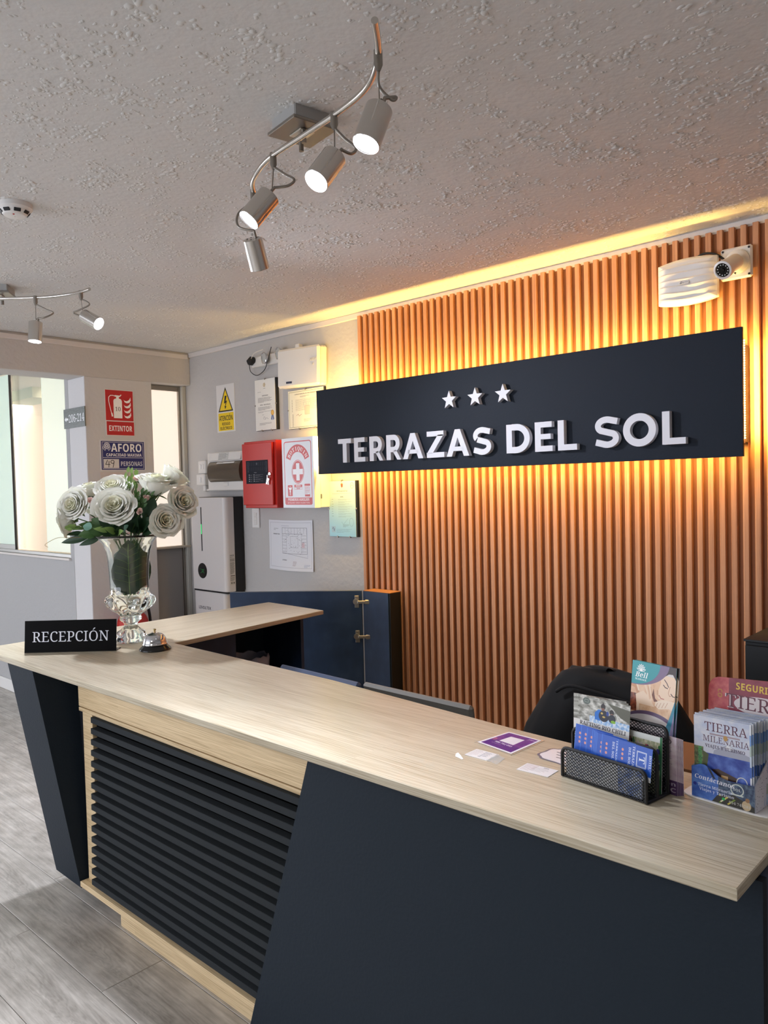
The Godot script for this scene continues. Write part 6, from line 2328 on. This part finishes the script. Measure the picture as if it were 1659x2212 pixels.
	p.small(130, 80, 90, 14, 14, c8(150, 140, 160), 6, 4)
	p.rect(0, 330, 240, 110, c8(88, 60, 104))
	p.text("HERC", 236, 420, 44, c8(206, 196, 214), 0, {"a": 1.0})
	p.text("con", 236, 372, 40, c8(206, 196, 214), 0, {"a": 1.0})
	var pm := printed(p, 0.3)
	for k in 5:
		var o := FL + u * (0.140 + 0.0016 * k) + v * (0.0695 + 0.0022 * k) + Vector3.UP * (0.051 - 0.001 * k)
		var tt := thing("lilac_leaflet", "lilac leaflet standing behind the organizer, " + ["first of five, nearest the mesh", "second of five", "third of five", "fourth of five", "fifth of five, farthest back"][k], "leaflet", o - Vector3.UP * 0.05, "lilac leaflets behind the organizer")
		b = Mb.new()
		b.card(o, u, Vector3.UP, 0.105, 0.102, 0.0012)
		part("sheet", b, pm, tt)

func brochure_stand():
	var HL := Vector3(-0.519, CT, -1.324)
	var u := Vector3(0.994, 0, 0.107).normalized()
	var v := Vector3(0.107, 0, -0.994).normalized()
	var n := -v
	var t := thing("brochure_stand", "printed cardboard brochure stand with blue front pocket and maroon header at the counter's right end", "brochure stand", HL + u * 0.055 + v * 0.03)
	# base plate
	var b := Mb.new()
	var o := []
	for i in 24:
		var an := TAU * i / 24
		var p2 := HL + u * (0.058 + 0.080 * signf(cos(an)) * pow(absf(cos(an)), 0.45)) + v * (0.031 + 0.038 * signf(sin(an)) * pow(absf(sin(an)), 0.45))
		o.append(Vector2(p2.x, p2.z))
	b.slab(o, CT + 0.0002, CT + 0.0022, 0.0004)
	part("base", b, M.paper, t)
	# front pocket with its wavy upper edge
	var p := Pic.new(480, 300, c8(40, 70, 140))
	p.cloud(0, 0, 480, 300, c8(44, 84, 170), c8(90, 130, 200), 51, 0.010)
	p.cloud(210, 60, 270, 240, c8(36, 50, 80), c8(100, 120, 140), 52, 0.02)
	p.poly([Vector2(110, 0), Vector2(130, 0), Vector2(190, 110), Vector2(170, 108)], c8(20, 30, 50))
	p.poly([Vector2(200, 240), Vector2(330, 200), Vector2(480, 260), Vector2(480, 300), Vector2(160, 300)], c8(52, 50, 44))
	for k in 26:
		p.oval(220 + (k * 37) % 120, 232 + (k * 23) % 60, 7, 6, [c8(214, 196, 60), c8(110, 140, 50), c8(230, 226, 190)][k % 3])
	p.oval(420, 260, 34, 40, c8(198, 176, 140))
	p.oval(428, 214, 16, 18, c8(150, 112, 80))
	p.ring(352, 150, 46, 44, 8, c8(206, 214, 206))
	p.text("SOL", 352, 160, 30, c8(214, 220, 214), 1, {"a": 0.5})
	p.rect(306, 186, 92, 12, c8(206, 214, 206))
	p.text("Contáctanos", 20, 140, 50, c8(232, 232, 240), 1, {"sh": 0.15, "r": 0.02})
	p.oval(26, 190, 14, 14, c8(20, 40, 140))
	p.text("Tierra Milenaria", 48, 200, 32, c8(214, 220, 236), 1)
	p.text("Viajes y Turismo", 60, 234, 32, c8(214, 220, 236), 1)
	p.oval(248, 256, 12, 12, c8(40, 180, 90))
	p.text("954 745281", 290, 278, 30, c8(206, 206, 200), 1)
	var pk := printed(p, 0.35)
	var front := PackedVector2Array()
	for i in 15:
		var s := i / 14.0
		front.append(Vector2(s * 0.107, 0.0025))
	for i in 15:
		var s := 1.0 - i / 14.0
		front.append(Vector2(s * 0.107, 0.0475 + 0.016 * exp(-pow((s - 0.20) / 0.2, 2.0)) - 0.004 * sin(s * 3.0)))
	b = Mb.new()
	var cols := []
	for k in 2:
		var row := []
		for i in 15:
			var q: Vector2 = front[i] if k == 0 else front[29 - i]
			row.append(HL + u * q.x + Vector3.UP * q.y + n * 0.002)
		cols.append(row)
	# picture mapped by height
	for i in 14:
		var a0: Vector3 = cols[0][i]
		var a1: Vector3 = cols[0][i + 1]
		var b0: Vector3 = cols[1][i]
		var b1: Vector3 = cols[1][i + 1]
		var H := 0.064
		var c := HL - n * 0.1 + u * 0.05 + Vector3.UP * 0.03
		b.poly([a0, a1, b1, b0], c, [Vector2(i / 14.0, 1.0), Vector2((i + 1) / 14.0, 1.0), Vector2((i + 1) / 14.0, 1.0 - (b1.y - CT) / H), Vector2(i / 14.0, 1.0 - (b0.y - CT) / H)])
		var e := [Vector2(0.02, 0.02), Vector2(0.02, 0.02), Vector2(0.02, 0.02), Vector2(0.02, 0.02)]
		b.poly([b0, b1, b1 - n * 0.0015, b0 - n * 0.0015], c + Vector3.UP * -0.2, e)
		b.poly([a0 - n * 0.0015, a1 - n * 0.0015, b1 - n * 0.0015, b0 - n * 0.0015], c + n * 0.5, e)
	part("front_pocket", b, pk, t)
	# speckled side flaps
	p = Pic.new(160, 240, c8(226, 230, 240))
	p.speckle(90, c8(60, 64, 90), 6, 5.0)
	var fm := printed(p, 0.5)
	for s in [[0.0, 0.052, 0.055], [0.107, 0.046, 0.082]]:
		b = Mb.new()
		var q0: Vector3 = HL + u * s[0] + Vector3.UP * 0.0024 + n * 0.002
		var q1: Vector3 = q0 + v * 0.056
		var f := [q0, q1, q1 + Vector3.UP * s[2], q0 + Vector3.UP * s[1]]
		var w := u * 0.0012
		var cc: Vector3 = (q0 + q1) / 2 + w * 0.5
		b.poly(f, cc + w * 5.0, [Vector2(0, 1), Vector2(1, 1), Vector2(1, 0), Vector2(0, 0.3)])
		var f2 := []
		for q in f:
			f2.append(q + w)
		b.poly(f2, cc - w * 5.0, [Vector2(0, 1), Vector2(1, 1), Vector2(1, 0), Vector2(0, 0.3)])
		part("side_flap", b, fm, t)
	# header board
	p = Pic.new(640, 800, c8(140, 46, 66))
	p.cloud(0, 0, 640, 800, c8(130, 40, 60), c8(156, 60, 76), 61, 0.008)
	p.cloud(0, 0, 150, 300, c8(190, 70, 80), c8(214, 110, 104), 62, 0.015)
	p.text("SEGURIDAD", 380, 96, 64, c8(232, 200, 64), 0, {"a": 0.5})
	p.oval(400, 190, 210, 66, c8(226, 214, 214))
	p.text("TIERRA", 380, 226, 128, c8(230, 226, 224), 3, {"a": 0.5, "sx": 1.12})
	p.text("TIERRA", 380, 222, 124, c8(96, 30, 50), 3, {"a": 0.5, "sx": 1.12})
	p.text("CO", 70, 110, 44, c8(196, 150, 60), 0, {"r": PI / 2})
	b = Mb.new()
	var prof := PackedVector2Array([Vector2(-0.004, 0.002), Vector2(0.150, 0.002), Vector2(0.150, 0.190)])
	for q in arc_pts(Vector2(0.132, 0.188), 0.018, 0.018, 0, 90, 6):
		prof.append(q)
	for q in arc_pts(Vector2(0.018, 0.176), 0.022, 0.022, 90, 180, 6):
		prof.append(q)
	var idx := Geometry2D.triangulate_polygon(prof)
	var O := HL + v * 0.060
	var tl := (Vector3.UP + v * 0.06).normalized()
	for i in range(0, idx.size(), 3):
		var tri := []
		var uv := []
		var bk := []
		for k in 3:
			var q := prof[idx[i + k]]
			tri.append(O + u * q.x + tl * q.y)
			bk.append(O + u * q.x + tl * q.y + v * 0.0016)
			uv.append(Vector2((q.x + 0.004) / 0.154, 1.0 - q.y / 0.206))
		b.poly(tri, O + v, uv)
		b.poly(bk, O - v, [Vector2(0.5, 0.9), Vector2(0.5, 0.9), Vector2(0.5, 0.9)])
	for i in prof.size():
		var q := prof[i]
		var q2 := prof[(i + 1) % prof.size()]
		var e := Vector2(0.5, 0.9)
		b.poly([O + u * q.x + tl * q.y, O + u * q2.x + tl * q2.y, O + u * q2.x + tl * q2.y + v * 0.0016, O + u * q.x + tl * q.y + v * 0.0016], O + u * 0.07 + tl * 0.1, [e, e, e, e])
	part("header", b, printed(p, 0.35), t)
	# the brochures
	p = Pic.new(420, 640, c8(206, 210, 224))
	p.cloud(0, 0, 420, 200, c8(190, 200, 224), c8(222, 224, 232), 71, 0.01)
	p.poly([Vector2(150, 250), Vector2(250, 190), Vector2(420, 250), Vector2(420, 320), Vector2(140, 300)], c8(168, 172, 190))
	p.poly([Vector2(250, 190), Vector2(300, 216), Vector2(260, 230), Vector2(230, 214)], c8(232, 234, 240))
	p.cloud(60, 280, 360, 190, c8(40, 62, 150), c8(100, 130, 206), 72, 0.008)
	p.cloud(0, 240, 70, 400, c8(70, 80, 60), c8(130, 140, 90), 73, 0.03)
	p.poly([Vector2(70, 270), Vector2(110, 290), Vector2(90, 430), Vector2(60, 470)], c8(84, 92, 56))
	p.poly([Vector2(70, 420), Vector2(180, 388), Vector2(320, 430), Vector2(300, 470), Vector2(180, 520), Vector2(90, 500)], c8(64, 44, 36))
	p.rect(200, 430, 50, 34, c8(196, 160, 110))
	p.poly([Vector2(60, 480), Vector2(420, 500), Vector2(420, 640), Vector2(60, 640)], c8(56, 52, 40))
	p.ring(350, 460, 38, 46, 7, c8(214, 216, 206))
	p.rect(322, 500, 66, 10, c8(206, 210, 200))
	p.text("TIERRA", 236, 106, 96, c8(90, 50, 70), 3, {"a": 0.5, "sx": 0.9})
	p.rect(120, 122, 220, 12, c8(168, 150, 160))
	p.text("MILENARIA", 236, 190, 66, c8(96, 70, 90), 3, {"a": 0.5, "sx": 0.9})
	p.oval(236, 142, 16, 20, c8(190, 150, 90))
	p.text("VIAJES Y TURISMO", 230, 236, 34, c8(70, 60, 80), 1, {"a": 0.5, "sx": 0.9})
	p.text("WELCOME TO AREQUIPA", 58, 470, 36, c8(70, 180, 100), 0, {"r": -PI / 2, "a": 0.32, "sx": 0.8})
	for k in 8:
		p.rect(408, k * 80, 12, 80, [c8(226, 232, 240), c8(120, 160, 216), c8(176, 196, 190), c8(206, 220, 236), c8(70, 110, 190), c8(232, 236, 240), c8(150, 170, 140), c8(180, 206, 236)][k])
	var bm := printed(p, 0.3)
	for k in 24:
		var s := k / 23.0
		var hgt := 0.140 + 0.0012 * sin(k * 3.7)
		var ln := (Vector3.UP + v * (0.03 + 0.09 * s) - u * 0.02).normalized()
		var shift := 0.0022 * sin(k * 2.1) + 0.010 * s
		var base := HL + u * (0.003 + shift) + v * (0.003 + 0.050 * s) + Vector3.UP * (0.0026 + 0.0022 * absf(sin(k * 1.3)))
		var ctr := base + u * 0.049 + ln * hgt / 2
		var word := "frontmost of the stack" if k == 0 else ("hindmost, against the maroon header" if k == 23 else "in the middle of the stack")
		var tt := thing("brochure", "blue tour brochure in the cardboard stand, " + word, "brochure", base + u * 0.05, "tour brochures stacked in the cardboard stand")
		b = Mb.new()
		b.card(ctr, (u - ln * u.dot(ln)).normalized(), ln, 0.098, hgt, 0.0009, Vector2(0.99, ((k * 5) % 8 + 0.5) / 8.0))
		part("sheet", b, bm, tt)

# ------------------------------------------------------------------ behind the desk
func monitor(label: String, ctr: Vector3, yaw: float, w: float, h: float, m: Material, base_y: float):
	var t := thing("computer_monitor", label, "monitor", Vector3(ctr.x, base_y, ctr.z))
	var bas := Basis(Vector3.UP, yaw) * Basis(Vector3(1, 0, 0), deg_to_rad(8))
	var b := Mb.new()
	b.box(ctr, Vector3(w, h, 0.022), 0.008, bas)
	part("housing", b, m, t)
	b = Mb.new()
	b.box(ctr + bas * Vector3(0, 0, -0.0115), Vector3(w - 0.02, h - 0.03, 0.002), 0.0, bas)
	part("screen", b, M.blackgloss, t)
	b = Mb.new()
	b.box(Vector3(ctr.x, (base_y + ctr.y) / 2, ctr.z + 0.03), Vector3(0.05, ctr.y - base_y, 0.02), 0.003, Basis(Vector3.UP, yaw))
	b.box(Vector3(ctr.x, base_y + 0.006, ctr.z + 0.02), Vector3(0.20, 0.012, 0.14), 0.004, Basis(Vector3.UP, yaw))
	part("stand", b, m, t)

func behind_desk():
	monitor("grey computer monitor seen from behind, its top edge just above the counter", Vector3(-1.492, 0.660, -1.735), deg_to_rad(-1), 0.43, 0.235, mat(c8(140, 138, 133), 0.5), 0.548)
	monitor("slim blue-grey monitor left of the grey one, only its top edge showing", Vector3(-1.90, 0.668, -1.72), deg_to_rad(-2), 0.40, 0.225, mat(c8(70, 86, 120), 0.5), 0.548)
	# trash bin below the short counter arm
	var t := thing("trash_bin", "grey bin with a crumpled bag in the dark space under the short counter arm", "bin", Vector3(-2.80, 0, -2.09))
	var b := Mb.new()
	b.lathe([Vector2(0.001, 0.0), Vector2(0.075, 0.0), Vector2(0.075, 0.0), Vector2(0.092, 0.635), Vector2(0.092, 0.635), Vector2(0.088, 0.635), Vector2(0.074, 0.02), Vector2(0.001, 0.02)], 28, Transform3D(Basis(), Vector3(-2.80, 0.0, -2.09)))
	part("body", b, mat(c8(60, 62, 68), 0.6), t)
	b = Mb.new()
	var rows := []
	for q in [[0.0945, 0.60], [0.097, 0.635], [0.094, 0.652], [0.085, 0.648], [0.078, 0.60]]:
		var r := []
		for j in 28:
			var a := TAU * j / 28
			var k := 1.0 + 0.03 * sin(j * 2.7 + q[1] * 40.0)
			r.append(Vector3(-2.80 + q[0] * k * cos(a), q[1] + 0.006 * sin(j * 1.9), -2.09 + q[0] * k * sin(a)))
		rows.append(r)
	b.grid(rows, true, true)
	part("bag", b, mat(c8(150, 158, 180), 0.4), t)
	# office chair and the jacket over it
	var cx := -1.02
	var cz := -2.02
	t = thing("office_chair", "black office chair behind the counter in front of the slat wall", "chair", Vector3(cx, 0, cz + 0.1))
	b = Mb.new()
	b.box(Vector3(cx, 0.44, cz + 0.22), Vector3(0.46, 0.08, 0.44), 0.03)
	part("seat", b, M.black, t)
	b = Mb.new()
	b.box(Vector3(cx, 0.67, cz), Vector3(0.30, 0.36, 0.05), 0.022, Basis(Vector3(1, 0, 0), -0.08))
	part("backrest", b, M.black, t)
	b = Mb.new()
	b.cyl(Vector3(cx, 0.08, cz + 0.2), Vector3(cx, 0.41, cz + 0.2), 0.026, 0.022, 16)
	part("column", b, M.darksteel, t)
	for k in 5:
		var d := Vector3(cos(TAU * k / 5), 0, sin(TAU * k / 5))
		b = Mb.new()
		b.tube([Vector3(cx, 0.10, cz + 0.2), Vector3(cx, 0.075, cz + 0.2) + d * 0.27], 0.017, 8)
		var lg := part("leg", b, M.black, t)
		b = Mb.new()
		var w := Vector3(cx, 0.03, cz + 0.2) + d * 0.27
		b.cyl(w - d.cross(Vector3.UP) * 0.012, w + d.cross(Vector3.UP) * 0.012, 0.03, 0.03, 14)
		part("caster", b, M.black, lg)
	t = thing("jacket", "black jacket draped over the office chair back behind the brochures", "jacket", Vector3(cx, 0.40, cz))
	rows = []
	var levels := [[0.852, 0.02, 0.01, 0.0], [0.850, 0.115, 0.035, 0.004], [0.838, 0.150, 0.055, 0.006], [0.800, 0.185, 0.070, 0.012], [0.740, 0.225, 0.080, 0.018], [0.660, 0.275, 0.088, 0.022], [0.560, 0.310, 0.092, 0.030], [0.440, 0.320, 0.090, 0.036], [0.400, 0.318, 0.088, 0.036]]
	for q in levels:
		var r := []
		for j in 40:
			var a := TAU * j / 40
			var fold: float = 1.0 + (0.08 * sin(a * 7.0 + q[0] * 9.0) + 0.05 * sin(a * 11.0)) * (1.0 if q[0] < 0.83 else 0.3)
			r.append(Vector3(cx + q[1] * signf(cos(a)) * pow(absf(cos(a)), 0.8) * (1.0 + 0.02 * sin(j)), q[0] + 0.006 * sin(a * 3.0 + 1.0), cz + q[2] * fold * sin(a)))
		rows.append(r)
	b = Mb.new()
	b.grid(rows, true, false)
	var jm := mat(c8(13, 13, 15), 0.9)
	jm.rim_enabled = true
	jm.rim = 0.3
	part("cloth", b, jm, t)
	b = Mb.new()
	b.tube(smooth_path([Vector3(cx - 0.13, 0.79, cz + 0.075), Vector3(cx - 0.08, 0.815, cz + 0.082), Vector3(cx + 0.02, 0.808, cz + 0.085), Vector3(cx + 0.12, 0.79, cz + 0.075)], 6), 0.005, 8)
	part("collar", b, jm, t)
	# open cardboard box on the worktop
	t = thing("cardboard_box", "open brown cardboard box behind the brochure stand", "box", Vector3(-0.62, 0.548, -1.70))
	spanp("body", Vector3(-0.745, 0.549, -1.79), Vector3(-0.44, 0.775, -1.62), M.cardboard, t, 0.001)
	b = Mb.new()
	b.box(Vector3(-0.765, 0.783, -1.70), Vector3(0.05, 0.003, 0.17), 0.0, Basis(Vector3(0, 0, 1), -0.25))
	b.box(Vector3(-0.56, 0.815, -1.79), Vector3(0.24, 0.08, 0.003), 0.0, Basis(Vector3(1, 0, 0), -0.15))
	part("flap", b, M.cardboard, t)
	# dark cabinet at the right end of the slat wall
	t = thing("cabinet", "dark low cabinet against the slat wall at the right edge behind the maroon header", "cabinet", Vector3(-0.5, 0, -2.74))
	spanp("carcass", Vector3(-0.850, 0.0, -2.884), Vector3(-0.20, 0.860, -2.62), mat(c8(24, 27, 30), 0.55), t, 0.002)
	spanp("top", Vector3(-0.853, 0.8605, -2.884), Vector3(-0.197, 0.868, -2.612), mat(c8(36, 38, 40), 0.5), t, 0.001)
	spanp("door", Vector3(-0.845, 0.06, -2.62), Vector3(-0.53, 0.85, -2.603), mat(c8(24, 27, 30), 0.5), t, 0.001)
	spanp("door", Vector3(-0.525, 0.06, -2.62), Vector3(-0.205, 0.85, -2.603), mat(c8(24, 27, 30), 0.5), t, 0.001)
